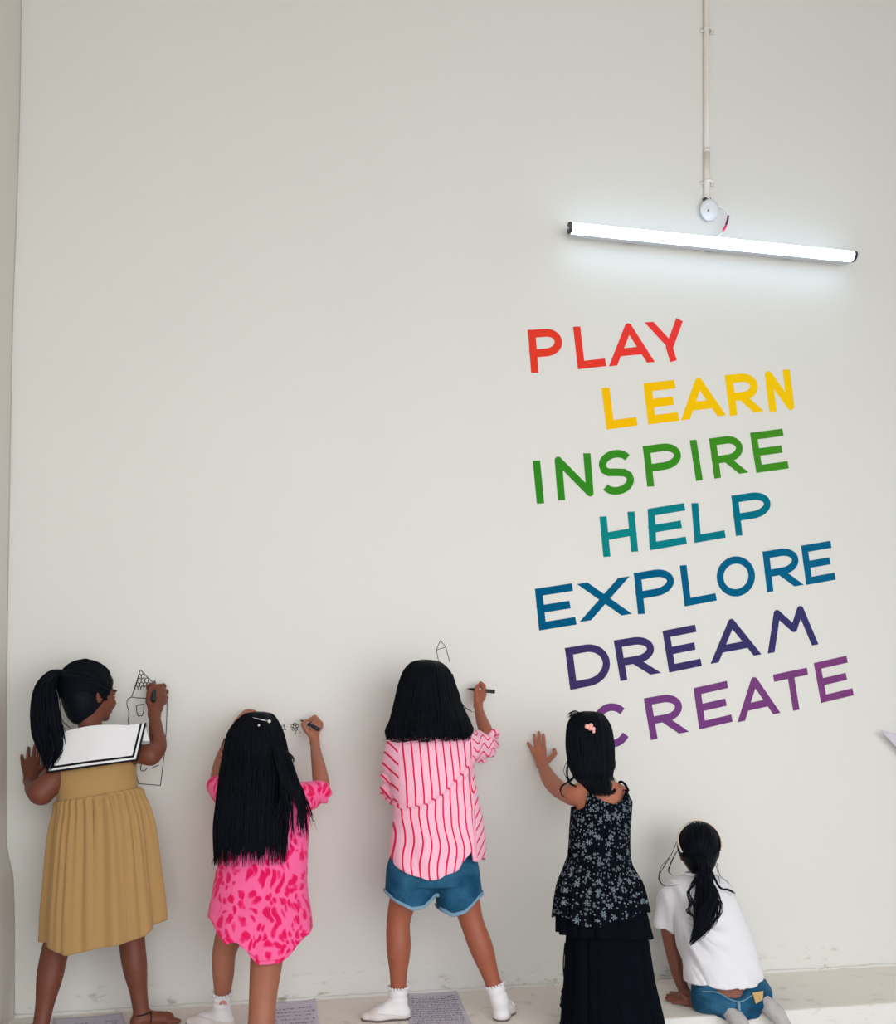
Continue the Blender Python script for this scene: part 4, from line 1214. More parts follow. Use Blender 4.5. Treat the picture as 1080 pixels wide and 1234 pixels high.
# ================================================================== girl in the pink tie-dye shirt dress
def girl_pink():
    root = thing('person', P(300, 1200, 0.4) * np.array([1, 1, 0]), 'girl with waist-length loose black hair and bright pink blotched shirt dress, drawing', 'person')
    tone = lin(164, 106, 84)
    C = P(310, 893, 0.235); ax = head_frame(HEADF(14, 5), Z_)
    lo = P(240, 1234, 0.72); lo[2] = -0.24
    fd = Field(np.array([P(236, 900, 0.2)[0] - 0.02, -0.72, -0.24]), np.array([P(402, 900, 0.2)[0] + 0.02, 0.005, P(310, 850, 0.2)[2]]), HB)
    add_head(fd, C, ax, 0.98)
    fd.cone(C + np.array([0, -0.01, -0.06]), P(315, 945, 0.28), 0.036, 0.042, 0.02)
    fd.stack(stack_px([(942, 296, 338, 0.28, 0.045), (955, 276, 366, 0.28, 0.06), (985, 280, 362, 0.29, 0.07), (1030, 284, 360, 0.32, 0.075), (1070, 278, 362, 0.36, 0.09), (1095, 280, 358, 0.38, 0.085)]), 0.03)
    # right arm with marker
    fd.chain(px_chain([(356, 957, 0.28, 0.036), (386, 952, 0.235, 0.031), (385, 930, 0.19, 0.0265), (381, 908, 0.13, 0.0195), (379.6, 895, 0.10, 0.0155)]), 0.015)
    z = lambda pts: px_chain(pts, 340, 850, 15.43)
    fd.chain(z([(608, 690, 0.10, 0.0155), (595, 560, 0.088, 0.019), (600, 440, 0.075, 0.021), (640, 330, 0.06, 0.018)]), 0.012)
    for pts in ([(650, 320, 0.06, 0.011), (612, 222, 0.055, 0.0088), (530, 270, 0.05, 0.008), (470, 335, 0.045, 0.0065)],
                [(560, 580, 0.095, 0.0115), (445, 455, 0.10, 0.0095), (395, 355, 0.09, 0.0085), (440, 292, 0.075, 0.007)],
                [(690, 350, 0.06, 0.0105), (655, 262, 0.04, 0.0085), (575, 300, 0.025, 0.0075), (520, 360, 0.02, 0.0065)],
                [(705, 385, 0.07, 0.010), (722, 340, 0.045, 0.0085), (640, 330, 0.022, 0.0075), (580, 380, 0.018, 0.006)],
                [(690, 430, 0.08, 0.0095), (720, 390, 0.058, 0.008), (660, 410, 0.03, 0.007), (610, 440, 0.025, 0.006)]):
        fd.chain(z(pts), 0.003, 0.007)
    # left arm raised against the wall beyond the head
    fd.chain(px_chain([(280, 957, 0.27, 0.036), (265, 945, 0.20, 0.031), (267, 920, 0.14, 0.026), (284, 880, 0.075, 0.018), (288, 872, 0.06, 0.0165)]), 0.015)
    fd.chain(px_chain([(288, 872, 0.06, 0.0165), (294, 865, 0.042, 0.019), (297, 862, 0.036, 0.018)]), 0.012)
    for k, (dx, dy) in enumerate(((0, 0), (3.2, -1.0), (6.0, -0.4), (8.2, 1.4))):
        fd.chain(px_chain([(294 + dx * 0.6, 862 + dy, 0.036, 0.011), (296 + dx, 858.5 + dy, 0.030, 0.0085), (300 + dx, 858.5 + dy, 0.014, 0.008), (302 + dx, 862 + dy, 0.012, 0.007)]), 0.003, 0.007)
    fd.chain(px_chain([(290, 868, 0.05, 0.0115), (297, 868, 0.04, 0.009), (304, 866, 0.02, 0.0075)]), 0.003, 0.007)
    # legs: left foot on the ledge, right leg on the lower floor
    kl, al = P(270, 1150, 0.33), P(267.5, 1221, 0.28)
    kr = P(316, 1216, 0.55); arr = np.array([kr[0] - 0.012, -0.59, FLOOR_Z + 0.06])
    add_leg(fd, P(290, 1085, 0.37), kl, al, 1.0, 0.055, 0.038, 0.035, 0.023)
    add_leg(fd, P(328, 1085, 0.375), kr, arr, 1.0, 0.062, 0.041, 0.041, 0.025)
    gl = np.array([al[0], al[1], 0.0]); gr = np.array([arr[0], arr[1], FLOOR_Z])
    hl = (gl + np.array([0.012, -0.012, 0]), gl + np.array([-0.055, 0.03, 0]), gl + np.array([-0.095, 0.045, 0]))
    add_foot(fd, al, *hl, 0.92, False, 0.85)
    hr = (gr + np.array([0, -0.02, 0]), gr + np.array([0.02, 0.075, 0]), gr + np.array([0.025, 0.115, 0]))
    add_foot(fd, arr, *hr, 0.95, False)
    finish_body(fd, root, tone, (C, ax, 0.98))
    sk = sock_and_shoe(root, P(267.5, 1196, 0.30), al, *hl, 0.0325, 0.029, True, 0.03)
    # rainbow badge on the sock
    for q, (rr_, rgb) in enumerate(((4.2, (214, 96, 110)), (3.0, (236, 170, 120)), (1.9, (150, 170, 200)))):
        pts = [P(269 + rr_ * math.cos(a), 1211 - rr_ * 1.1 * math.sin(a), 0.30 + 0.0325) for a in np.linspace(0, math.pi, 12)]
        MB().tube(pts, 0.0015, 6).obj('rainbow_stripe', simple_mat('rainbow_%d' % q, lin(*rgb), 0.8), sk, True)
    # shirt dress
    m, nt, b = new_mat('pink_blotched_cotton')
    b.inputs['Roughness'].default_value = 0.8; b.inputs['Specular IOR Level'].default_value = 0.12; b.inputs['Sheen Weight'].default_value = 0.15
    tc = nd(nt, 'ShaderNodeTexCoord')
    n0 = nd(nt, 'ShaderNodeTexNoise', i_Scale=14.0, i_Detail=1.0); nt.links.new(tc.outputs['Object'], n0.inputs['Vector'])
    mx = nd(nt, 'ShaderNodeMix', data_type='RGBA', blend_type='LINEAR_LIGHT'); mx.inputs[0].default_value = 0.035
    mp = nd(nt, 'ShaderNodeMapping'); mp.inputs['Scale'].default_value = (50, 32, 23); mp.inputs['Rotation'].default_value = (0, 0.25, 0)
    nt.links.new(tc.outputs['Object'], mx.inputs[6]); nt.links.new(n0.outputs['Color'], mx.inputs[7]); nt.links.new(mx.outputs[2], mp.inputs['Vector'])
    vo = nd(nt, 'ShaderNodeTexVoronoi', feature='F1', i_Scale=1.0, i_Randomness=0.9); nt.links.new(mp.outputs[0], vo.inputs['Vector'])
    n1 = nd(nt, 'ShaderNodeTexNoise', i_Scale=1.6, i_Detail=2.0); nt.links.new(mp.outputs[0], n1.inputs['Vector'])
    ad = nd(nt, 'ShaderNodeMath', operation='MULTIPLY_ADD'); nt.links.new(n1.outputs['Fac'], ad.inputs[0]); ad.inputs[1].default_value = -0.5; nt.links.new(vo.outputs['Distance'], ad.inputs[2])
    cr = nd(nt, 'ShaderNodeValToRGB'); e = cr.color_ramp.elements
    e[0].position = 0.06; e[0].color = lin(230, 16, 92) + (1,)
    e[1].position = 0.27; e[1].color = lin(252, 104, 162) + (1,)
    q = e.new(0.17); q.color = lin(242, 54, 124) + (1,)
    nt.links.new(ad.outputs[0], cr.inputs[0]); nt.links.new(cr.outputs[0], b.inputs['Base Color'])
    n2 = nd(nt, 'ShaderNodeTexNoise', i_Scale=600.0); nt.links.new(tc.outputs['Object'], n2.inputs['Vector'])
    bp = nd(nt, 'ShaderNodeBump', i_Strength=0.3, i_Distance=0.001); nt.links.new(n2.outputs['Fac'], bp.inputs['Height']); nt.links.new(bp.outputs['Normal'], b.inputs['Normal'])
    cl = Field(np.array([P(246, 1000, 0.3)[0] - 0.03, -0.62, P(310, 1165, 0.4)[2] - 0.05]), np.array([P(402, 950, 0.2)[0] + 0.03, -0.1, P(310, 925, 0.3)[2]]), 0.004)
    cl.stack(stack_px([(938, 292, 340, 0.28, 0.055), (947, 272, 372, 0.28, 0.08), (975, 268, 373, 0.285, 0.098), (1020, 267, 371, 0.315, 0.105), (1070, 258, 371, 0.355, 0.118), (1110, 252, 375, 0.39, 0.142), (1165, 249, 380, 0.41, 0.165)]), 0.0, 2.2)
    cl.chain(px_chain([(360, 962, 0.285, 0.055), (385, 955, 0.24, 0.043)]), 0.02)
    cl.chain(px_chain([(276, 960, 0.28, 0.05), (262, 947, 0.21, 0.036)]), 0.02)
    X, Y, Z = cl.grid()
    hx, hz = interp_px([(246, 1112), (253, 1117), (261, 1132), (272, 1140), (284, 1137), (298, 1148), (311, 1157), (337, 1155), (357, 1145), (362, 1136), (378, 1128), (384, 1126)], 0.54)
    hem = np.interp(X.ravel(), hx, hz)[:, None, None] + np.clip((Y + 0.40) * 0.25, 0, 0.05)
    body_f = cl.f.copy()
    cl.f = np.maximum(cl.f, np.where(Z < P(300, 1060, 0.4)[2], -(cl.f + 0.008), cl.f))
    cl.f = np.maximum(cl.f, (hem - Z).astype(np.float32))
    zt, zb = P(310, 1020, 0.4)[2], P(310, 1150, 0.45)[2]
    def wr(V):
        k = np.clip((zt - V[:, 2]) / (zt - zb), 0, 1)
        vert = np.sin(V[:, 0] * 95 + 3 * np.sin(V[:, 2] * 9)) * 0.5 + np.sin(V[:, 0] * 52 + 1.2 + 2 * np.sin(V[:, 2] * 6)) * 0.6
        arm = np.clip(1 - np.abs(V[:, 2] - P(380, 965, 0.27)[2]) / 0.06, 0, 1) * np.clip((V[:, 0] - P(345, 960, 0.27)[0]) / 0.03, 0, 1)
        return wob(V, 16, 8) * 0.0045 + vert * 0.0042 * k + arm * 0.005 * np.sin((V[:, 2] * 0.8 + V[:, 0] * 0.5) * 190 + 2 * wob(V, 20, 2))
    dr = cloth_obj(cl, 'shirt_dress', m, root, wr)
    # lower layer of the hem showing below at the back
    cl.f = np.maximum(body_f + 0.010, -(body_f + 0.018))
    hx2, hz2 = interp_px([(246, 1100), (290, 1130), (300, 1150), (311, 1159.5), (337, 1157.5), (350, 1150), (358, 1140), (384, 1120)], 0.54)
    hem2 = np.interp(X.ravel(), hx2, hz2)[:, None, None] - 0.008
    cl.f = np.maximum(cl.f, np.maximum(hem2 - Z, Z - hem2 - 0.06).astype(np.float32))
    cl.f = np.maximum(cl.f, (P(292, 1100, 0.4)[0] - X + 0 * Z).astype(np.float32))
    cloth_obj(cl, 'hem_layer', m, root, lambda V: wob(V, 25, 4) * 0.003)
    # long hair
    rows = [(858, 308, 318, 0.245, 0.010), (861, 297, 327, 0.245, 0.045), (872, 284, 335, 0.245, 0.080), (888, 275, 341, 0.245, 0.098), (912, 271, 346, 0.25, 0.108),
            (935, 267, 351, 0.275, 0.114), (970, 263, 351, 0.32, 0.105), (1000, 260, 348, 0.355, 0.090), (1042, 261, 345, 0.405, 0.062)]
    parts = [hair_mass(rows[:-1] + [(1034, 264, 340, 0.398, 0.064)], 0.005, C[1] + 0.03, 0.95, lambda fd: ragged(fd, P(300, 1026, 0.45)[2], 0.030, 1))]
    parts.append(curtain(rows, 900, -20, 200, 0.0, 1.0, 0.16, 0.045, 0.0030, 30, 3, (0.95, 1.04), 0.03))
    r2 = [(900, 300, 344, 0.25, 0.10), (935, 300, 356, 0.28, 0.114), (965, 305, 366, 0.335, 0.100), (1010, 300, 370, 0.38, 0.078)]
    parts.append(curtain(r2, 70, -5, 75, 0.0, 1.0, 0.5, 0.10, 0.0028, 24, 4, (0.98, 1.05), 0.08))
    lk = []
    rr = np.random.default_rng(9)
    for x0, y0, x1, y1 in ((348, 915, 369, 1002), (350, 925, 366, 1000), (346, 920, 352, 1018), (344, 930, 372, 985), (350, 930, 377, 990), (342, 940, 343, 1030), (338, 950, 340, 1030), (262, 960, 262, 1040), (262, 980, 257, 1040), (268, 990, 270, 1042), (265, 985, 259, 1030), (345, 905, 351, 918), (272, 890, 266, 925)):
        dz_ = 0.03 if x1 > 349 and y1 < 1010 else 0.0
        for q in range(5):
            j = rr.normal(size=4) * 1.6
            lk.append([(x0 + j[0], y0, 0.35), ((x0 * 2 + x1) / 3 + j[1] + 2, y0 + (y1 - y0) * 0.33, 0.37), ((x0 + 2 * x1) / 3 + j[2] + 3, y0 + (y1 - y0) * 0.66, 0.39 - dz_), (x1 + j[3] * 1.5, y1 + j[1] * 3, 0.43 - dz_ * 1.6)])
    parts.append(loose(lk, 0.0018))
    make_mesh('hair', *join_arrays(parts), M_HAIR, root)
    pin = thing_part = MB().tube([P(305, 865, 0.327), P(314, 867.2, 0.345), P(324, 869.2, 0.342)], 0.0022, 8)
    pn = pin.obj('hair_clip', simple_mat('silver', lin(200, 200, 205), 0.25, 0.6, metal=0.9), root, True)
    c = P(324.5, 869.3, 0.345); mb = MB()
    mb.add(*tube_arrays([c + np.array([0, 0, d]) for d in (-0.006, -0.004, 0, 0.004, 0.006)], [0.001, 0.0046, 0.0062, 0.0046, 0.001], 10)); mb.obj('pearl', simple_mat('pearl', lin(225, 215, 210), 0.25, 0.6), pn, True)
    c = P(312, 874, 0.352); MB().add(*tube_arrays([c + np.array([0, 0, d]) for d in (-0.004, -0.002, 0.002, 0.004)], [0.001, 0.0035, 0.0035, 0.001], 8)).obj('pearl', bpy.data.materials['pearl'], pn, True)
    return root
girl_pink()
marker('marker', P(362, 867.5, 0.02), P(388, 881, 0.135), 'black marker slanting to the right in the fist of the girl in pink', 0.0072)

# ================================================================== girl in the striped shirt and denim shorts
def girl_striped():
    root = thing('person', P(530, 1200, 0.34) * np.array([1, 1, 0]), 'girl with shoulder-length black hair, pink striped shirt and denim shorts, drawing', 'person')
    tone = lin(160, 92, 70)
    C = P(515, 834, 0.27); ax = head_frame(HEADF(13, 6), Z_)
    fd = Field(np.array([P(430, 1200, 0.3)[0] - 0.03, -0.52, -0.005]), np.array([P(632, 1200, 0.3)[0] + 0.02, 0.005, P(515, 785, 0.3)[2]]), HB)
    add_head(fd, C, ax, 0.98)
    fd.cone(C + np.array([0, -0.01, -0.06]), P(518, 888, 0.32), 0.036, 0.042, 0.02)
    fd.stack(stack_px([(884, 500, 538, 0.32, 0.045), (898, 478, 560, 0.32, 0.062), (930, 482, 558, 0.335, 0.07), (980, 486, 560, 0.35, 0.072), (1020, 480, 566, 0.355, 0.085), (1055, 482, 566, 0.35, 0.08)]), 0.03)
    # right arm
    fd.chain(px_chain([(553, 902, 0.32, 0.036), (588, 898, 0.225, 0.030), (586, 884, 0.20, 0.0265), (580, 866, 0.13, 0.021), (576.3, 851, 0.085, 0.0152)]), 0.014)
    z = lambda pts: px_chain(pts, 540, 810, 13.5)
    fd.chain(z([(490, 545, 0.085, 0.0152), (498, 450, 0.075, 0.0185), (515, 370, 0.062, 0.019)]), 0.012)
    for pts in ([(470, 440, 0.085, 0.0115), (462, 340, 0.083, 0.0095), (470, 265, 0.076, 0.0085), (492, 215, 0.066, 0.007)],
                [(575, 320, 0.055, 0.0105), (578, 225, 0.05, 0.0085), (535, 185, 0.046, 0.008), (505, 215, 0.042, 0.0065)],
                [(580, 350, 0.055, 0.0105), (590, 285, 0.036, 0.0085), (530, 270, 0.026, 0.0075), (480, 300, 0.024, 0.0065)],
                [(572, 400, 0.06, 0.010), (588, 350, 0.038, 0.0085), (530, 335, 0.026, 0.0075), (490, 355, 0.026, 0.006)],
                [(555, 450, 0.066, 0.009), (572, 410, 0.044, 0.0078), (525, 400, 0.030, 0.007), (495, 415, 0.03, 0.006)]):
        fd.chain(z(pts), 0.003, 0.007)
    # left arm reaches the wall in front of her
    fd.chain(px_chain([(486, 902, 0.32, 0.036), (474, 950, 0.25, 0.029), (481, 925, 0.13, 0.021), (486, 905, 0.055, 0.0155)]), 0.015)
    w0 = P(486, 905, 0.055); S_ = PXM(486, 0.03)
    q = lambda dx, dy, t: P(486 + dx, 905 - dy, t)
    flat_hand(fd, w0, 0.017, [q(-8, 18, 0.022), q(-3, 21, 0.022), q(2, 21, 0.022), q(7, 19, 0.022)], [q(-12, 33, 0.01), q(-4, 39, 0.01), q(3, 40, 0.01), q(10, 36, 0.01)],
              [(q(5, 6, 0.04), 0.011), (q(12, 12, 0.03), 0.0085), (q(16, 20, 0.016), 0.007)], 0.0058, 0.002)
    # legs
    kl, al = P(480, 1112, 0.32), P(480, 1206, 0.315)
    kr, ar = P(569, 1112, 0.37), P(602, 1206, 0.385)
    add_leg(fd, P(497, 1040, 0.35), kl, al, 1.0, 0.058, 0.0405, 0.042, 0.0255)
    add_leg(fd, P(550, 1040, 0.36), kr, ar, 1.0, 0.058, 0.0405, 0.041, 0.0255)
    gl, gr = np.array([al[0], al[1], 0]), np.array([ar[0], ar[1], 0])
    hl = (gl + np.array([0.012, -0.008, 0]), gl + np.array([-0.07, -0.005, 0]), gl + np.array([-0.105, 0.0, 0]))
    hr = (gr + np.array([-0.002, -0.028, 0]), gr + np.array([0.035, 0.045, 0]), gr + np.array([0.055, 0.080, 0]))
    add_foot(fd, al, *hl, 0.92, False, 0.85); add_foot(fd, ar, *hr, 0.92, False, 0.85)
    finish_body(fd, root, tone, (C, ax, 0.98))
    sock_and_shoe(root, P(480, 1190, 0.316), al, *hl, 0.0335, 0.030, True, 0.022)
    sock_and_shoe(root, P(596, 1187, 0.380), ar, *hr, 0.0335, 0.030, True, 0.022)
    # denim shorts with turned-up cuffs
    m, nt, b = new_mat('blue_denim')
    b.inputs['Roughness'].default_value = 0.85; b.inputs['Specular IOR Level'].default_value = 0.1
    tc = nd(nt, 'ShaderNodeTexCoord')
    n0 = nd(nt, 'ShaderNodeTexNoise', i_Scale=11.0, i_Detail=4.0); n1 = nd(nt, 'ShaderNodeTexNoise', i_Scale=260.0, i_Detail=2.0)
    for n_ in (n0, n1): nt.links.new(tc.outputs['Object'], n_.inputs['Vector'])
    mm = nd(nt, 'ShaderNodeMath', operation='MULTIPLY_ADD'); nt.links.new(n1.outputs['Fac'], mm.inputs[0]); mm.inputs[1].default_value = 0.35; nt.links.new(n0.outputs['Fac'], mm.inputs[2])
    cr = nd(nt, 'ShaderNodeValToRGB'); e = cr.color_ramp.elements
    e[0].position = 0.5; e[0].color = lin(18, 68, 100) + (1,); e[1].position = 0.95; e[1].color = lin(58, 112, 146) + (1,)
    nt.links.new(mm.outputs[0], cr.inputs[0]); nt.links.new(cr.outputs[0], b.inputs['Base Color'])
    bp = nd(nt, 'ShaderNodeBump', i_Strength=0.5, i_Distance=0.001); nt.links.new(n1.outputs['Fac'], bp.inputs['Height']); nt.links.new(bp.outputs['Normal'], b.inputs['Normal'])
    sf = Field(np.array([P(455, 1100, 0.3)[0], -0.50, P(530, 1118, 0.3)[2]]), np.array([P(590, 1100, 0.3)[0], -0.20, P(530, 1000, 0.4)[2]]), 0.004)
    sf.stack(stack_px([(1000, 478, 566, 0.355, 0.085), (1030, 470, 574, 0.355, 0.102), (1055, 468, 577, 0.355, 0.104), (1066, 470, 577, 0.355, 0.095)]), 0.0)
    sf.cone(P(497, 1050, 0.35), P(494, 1100, 0.335), 0.088, 0.093, 0.008, flat=(Y_, 0.95))
    sf.cone(P(550, 1050, 0.36), P(557, 1108, 0.37), 0.080, 0.078, 0.008, flat=(Y_, 0.98))
    X, Y, Z = sf.grid()
    xs = P(527.5, 1080, 0.36)[0]
    hx, hz = interp_px([(455, 1072), (464, 1076), (476, 1088), (496, 1097.5), (510, 1096), (526, 1083)], 0.42)
    gx, gz = interp_px([(528, 1085), (533, 1100), (546, 1106), (560, 1101), (579, 1084), (590, 1080)], 0.44)
    xr_ = X.ravel()
    hem = np.where(xr_ < xs, np.interp(xr_, hx, hz), np.interp(xr_, gx, gz))[:, None, None] + np.clip((Y + 0.36) * 0.05, 0, 0.02)
    base = sf.f.copy()
    legsf = np.maximum(base, -(base + 0.009))
    sf.f = np.where(Z < P(530, 1062, 0.4)[2], legsf, base)
    sf.f = np.maximum(sf.f, (hem + 0.004 - Z).astype(np.float32))
    so = cloth_obj(sf, 'shorts', m, root, lambda V: wob(V, 18, 6) * 0.004)
    sf.f = np.maximum(base - 0.0055, -(base + 0.004))
    sf.f = np.maximum(sf.f, np.maximum(hem - Z, Z - hem - 0.0145).astype(np.float32))
    gap = np.abs(X - xs) ; 
    cloth_obj(sf, 'turned_cuff', simple_mat('pale_denim', lin(124, 160, 184), 0.85, 0.1, vary=0.12, scale=120, bump=0.4, bscale=300), so, lambda V: wob(V, 18, 6) * 0.003)
    # striped shirt
    m, nt, b = new_mat('pink_striped_cotton')
    b.inputs['Roughness'].default_value = 0.8; b.inputs['Specular IOR Level'].default_value = 0.12; b.inputs['Sheen Weight'].default_value = 0.1
    at = nd(nt, 'ShaderNodeAttribute', attribute_name='stripe')
    fr = nd(nt, 'ShaderNodeMath', operation='FRACT'); nt.links.new(at.outputs['Fac'], fr.inputs[0])
    cr = nd(nt, 'ShaderNodeValToRGB'); e = cr.color_ramp.elements
    e[0].position = 0.0; e[0].color = lin(226, 18, 78) + (1,); e[1].position = 0.21; e[1].color = lin(250, 190, 214) + (1,)
    q_ = e.new(0.17); q_.color = lin(226, 18, 78) + (1,)
    q_ = e.new(0.965); q_.color = lin(250, 190, 214) + (1,); q_ = e.new(1.0); q_.color = lin(226, 18, 78) + (1,)
    nt.links.new(fr.outputs[0], cr.inputs[0]); nt.links.new(cr.outputs[0], b.inputs['Base Color'])
    tc = nd(nt, 'ShaderNodeTexCoord'); n2 = nd(nt, 'ShaderNodeTexNoise', i_Scale=600.0); nt.links.new(tc.outputs['Object'], n2.inputs['Vector'])
    bp = nd(nt, 'ShaderNodeBump', i_Strength=0.25, i_Distance=0.001); nt.links.new(n2.outputs['Fac'], bp.inputs['Height']); nt.links.new(bp.outputs['Normal'], b.inputs['Normal'])
    cl = Field(np.array([P(448, 950, 0.3)[0] - 0.02, -0.54, P(515, 1068, 0.4)[2] - 0.01]), np.array([P(602, 950, 0.2)[0] + 0.02, -0.08, P(515, 868, 0.3)[2]]), 0.0036)
    cl.stack(stack_px([(876, 500, 536, 0.32, 0.05), (884, 482, 558, 0.32, 0.075), (896, 470, 570, 0.325, 0.092), (930, 470, 573, 0.34, 0.102), (965, 474, 578, 0.35, 0.104), (990, 474, 583, 0.355, 0.110), (1020, 470, 586, 0.355, 0.122), (1070, 465, 587, 0.355, 0.130)]), 0.0, 2.2)
    cl.chain(px_chain([(484, 902, 0.325, 0.054), (475, 930, 0.28, 0.046), (472, 952, 0.245, 0.036)]), 0.025)
    cl.chain(px_chain([(560, 900, 0.325, 0.058), (582, 899, 0.24, 0.050), (588, 896, 0.215, 0.038)]), 0.022)
    X, Y, Z = cl.grid()
    hx, hz = interp_px([(455, 1034), (467, 1036), (482, 1047), (500, 1057), (513, 1061), (531, 1059), (552, 1047), (563, 1035), (570, 1024), (572, 1038), (580, 1039), (592, 1037)], 0.47)
    hb = np.interp(X.ravel(), hx, hz)[:, None, None]
    fx, fz = interp_px([(455, 1034), (570, 1040), (592, 1038)], 0.40)
    hf = np.interp(X.ravel(), fx, fz)[:, None, None]
    k = np.clip((Y + 0.40) / 0.03, 0, 1)
    hem = hb * (1 - k) + hf * k
    cl.f = np.where(Z < P(515, 1000, 0.4)[2], np.maximum(cl.f, -(cl.f + 0.008)), cl.f)
    cl.f = np.maximum(cl.f, (hem - Z).astype(np.float32))
    # openings of the rolled sleeves
    c0, r0, c1 = P(515, 930, 0.34), 0, 0
    def pxz(V):
        d = np.array(V); zc = d[:, 0] * SY + (d[:, 1] + CAM_D) * CY
        return 540 + FPX * (d[:, 0] * CY - (d[:, 1] + CAM_D) * SY) / zc, HOR - FPX * (d[:, 2] - CAM_H) / zc
    x0 = P(515, 930, 0.44)[0]
    zf = lambda y: P(515, y, 0.44)[2]
    fold_x, fold_z = interp_px([(470, 975), (490, 975), (515, 968), (535, 955), (560, 930), (585, 905)], 0.44)
    sh_r, el_r = P(556, 900, 0.33), P(592, 899, 0.21)
    sh_l, el_l = P(484, 900, 0.325), P(472, 952, 0.245)
    def armk(V, a, b_, r):
        ab = b_ - a; t = np.clip(((V - a) @ ab) / (ab @ ab), 0, 1); return t, np.linalg.norm(V - a - t[:, None] * ab, axis=1)
    def wr(V):
        back = np.clip((-0.36 - V[:, 1]) / 0.05, 0, 1)
        s = V[:, 2] - np.interp(V[:, 0], fold_x, fold_z)
        fold = 0.008 * np.exp(-((s + 0.012) / 0.014) ** 2) - 0.006 * np.exp(-((s - 0.008) / 0.010) ** 2)
        s2 = V[:, 2] - zf(995) - 0.35 * (V[:, 0] - x0)
        fold2 = 0.004 * np.exp(-(s2 / 0.012) ** 2) * np.clip((V[:, 0] - x0) / 0.03, 0, 1)
        low = np.clip((zf(975) - V[:, 2]) / 0.12, 0, 1)
        vert = np.sin(V[:, 0] * 75 + 2 * np.sin(V[:, 2] * 12)) * 0.0035 * low
        tr, dr = armk(V, sh_r, el_r, 0); tl, dl = armk(V, sh_l, el_l, 0)
        ar_ = np.clip((tr - 0.25) * 3, 0, 1) * np.clip((0.09 - dr) / 0.03, 0, 1); al_ = np.clip((tl - 0.35) * 3, 0, 1) * np.clip((0.08 - dl) / 0.03, 0, 1)
        crump = np.maximum(ar_, al_) * 0.006 * np.sin(V @ np.array([70, -40, 130]) + 3 * wob(V, 30, 12))
        return (fold + fold2) * back + vert + crump + wob(V, 18, 9) * 0.003
    sp = 9.25 / 350.0
    def attr(V):
        s = V[:, 2] - np.interp(V[:, 0], fold_x, fold_z)
        low = np.clip((zf(975) - V[:, 2]) / 0.12, 0, 1)
        back = V[:, 1] < -0.30
        lean = (zf(880) - V[:, 2]) * -0.055
        u = (V[:, 0] - x0 + lean * 1.0 + 0.0) / sp
        u = u - 0.30 * (s < 0) * 0.9 + low * 0.34 * np.sin((V[:, 2] - zf(1000)) * 26 + V[:, 0] * 9) + 0.30 * low * wob(V, 9, 4) + 0.12 * wob(V, 14, 3)
        # the right-hand flank slants, the sleeves run along the arms
        side = np.clip((V[:, 0] - P(566, 980, 0.4)[0]) / 0.012, 0, 1) * (V[:, 2] < zf(915))
        u = u * (1 - side) + side * (V[:, 0] * 0.8 - 0.62 * V[:, 2]) / sp
        tr, dr = armk(V, sh_r, el_r, 0); tl, dl = armk(V, sh_l, el_l, 0)
        ur = (V[:, 2] * 0.9 - V[:, 0] * 0.25 + 0.010 * np.sin(V[:, 0] * 120)) / sp
        ul = (V[:, 0] * 0.75 + 0.62 * V[:, 2]) / sp
        mr = (V[:, 0] > P(567, 900, 0.35)[0]) & (V[:, 2] > zf(925))
        ml = (V[:, 0] < P(478, 920, 0.35)[0]) & (V[:, 2] > zf(968))
        u = np.where(mr, ur, np.where(ml, ul, u))
        return {'stripe': u}
    sh = cloth_obj(cl, 'striped_shirt', m, root, wr, attr)
    # rolled cuffs
    for a_, b_, c_, rr_ in ((P(592, 893, 0.205), P(584, 884, 0.19), sh_r, 0.036), (P(472, 958, 0.236), P(478, 950, 0.20), sh_l, 0.034)):
        n = unit(b_ - a_); u_ = unit(np.cross(n, (0.2, 1, 0.1))); w_ = np.cross(n, u_)
        ring = [a_ + n * 0.010 + (u_ * math.cos(q) + w_ * math.sin(q)) * rr_ * (1 + 0.06 * math.sin(5 * q)) + n * 0.004 * math.sin(3 * q) for q in np.linspace(0, 2 * math.pi, 33)]
        V, F = tube_arrays(ring, 0.0105, 10, False); V = np.array(V)
        make_mesh('rolled_cuff', V, F, m, sh, True, {'stripe': np.linspace(0, 8, len(V))})
    # hair
    rows = [(795.5, 508, 519, 0.265, 0.010), (799, 497, 530, 0.265, 0.050), (808, 488, 540, 0.265, 0.083), (826, 481, 548, 0.265, 0.100), (848, 476, 555, 0.275, 0.106),
            (868, 471, 565, 0.30, 0.108), (882, 465, 569, 0.318, 0.112), (892, 467, 567, 0.328, 0.112)]
    parts = [hair_mass(rows[:-1] + [(891, 469, 565, 0.325, 0.107)], 0.005, C[1] + 0.03, 0.95, lambda fd: ragged(fd, P(515, 887, 0.42)[2], 0.010, 2))]
    parts.append(curtain(rows, 800, -25, 205, 0.0, 1.0, 0.07, 0.035, 0.0032, 24, 13, (0.95, 1.03), 0.02))
    rr = np.random.default_rng(19); lk = []
    for q in range(70):
        x0_ = rr.uniform(470, 566); lk.append([(x0_, 868, 0.40), (x0_ + rr.normal() * 2, 880, 0.425), (x0_ + rr.normal() * 4, 890 + rr.uniform(0, 3), 0.435), (x0_ + rr.normal() * 8, 891 + rr.uniform(-4, 4), 0.44)])
    lk += [[(545, 812, 0.28), (551, 830, 0.29), (556, 842, 0.29)], [(547, 826, 0.28), (556, 848, 0.29), (568, 858, 0.29)], [(552, 840, 0.29), (562, 854, 0.29), (572, 859, 0.29)], [(509, 797, 0.28), (500, 797, 0.28), (495, 803, 0.28)]]
    parts.append(loose(lk, 0.0018))
    make_mesh('hair', *join_arrays(parts), M_HAIR, root)
    return root
girl_striped()
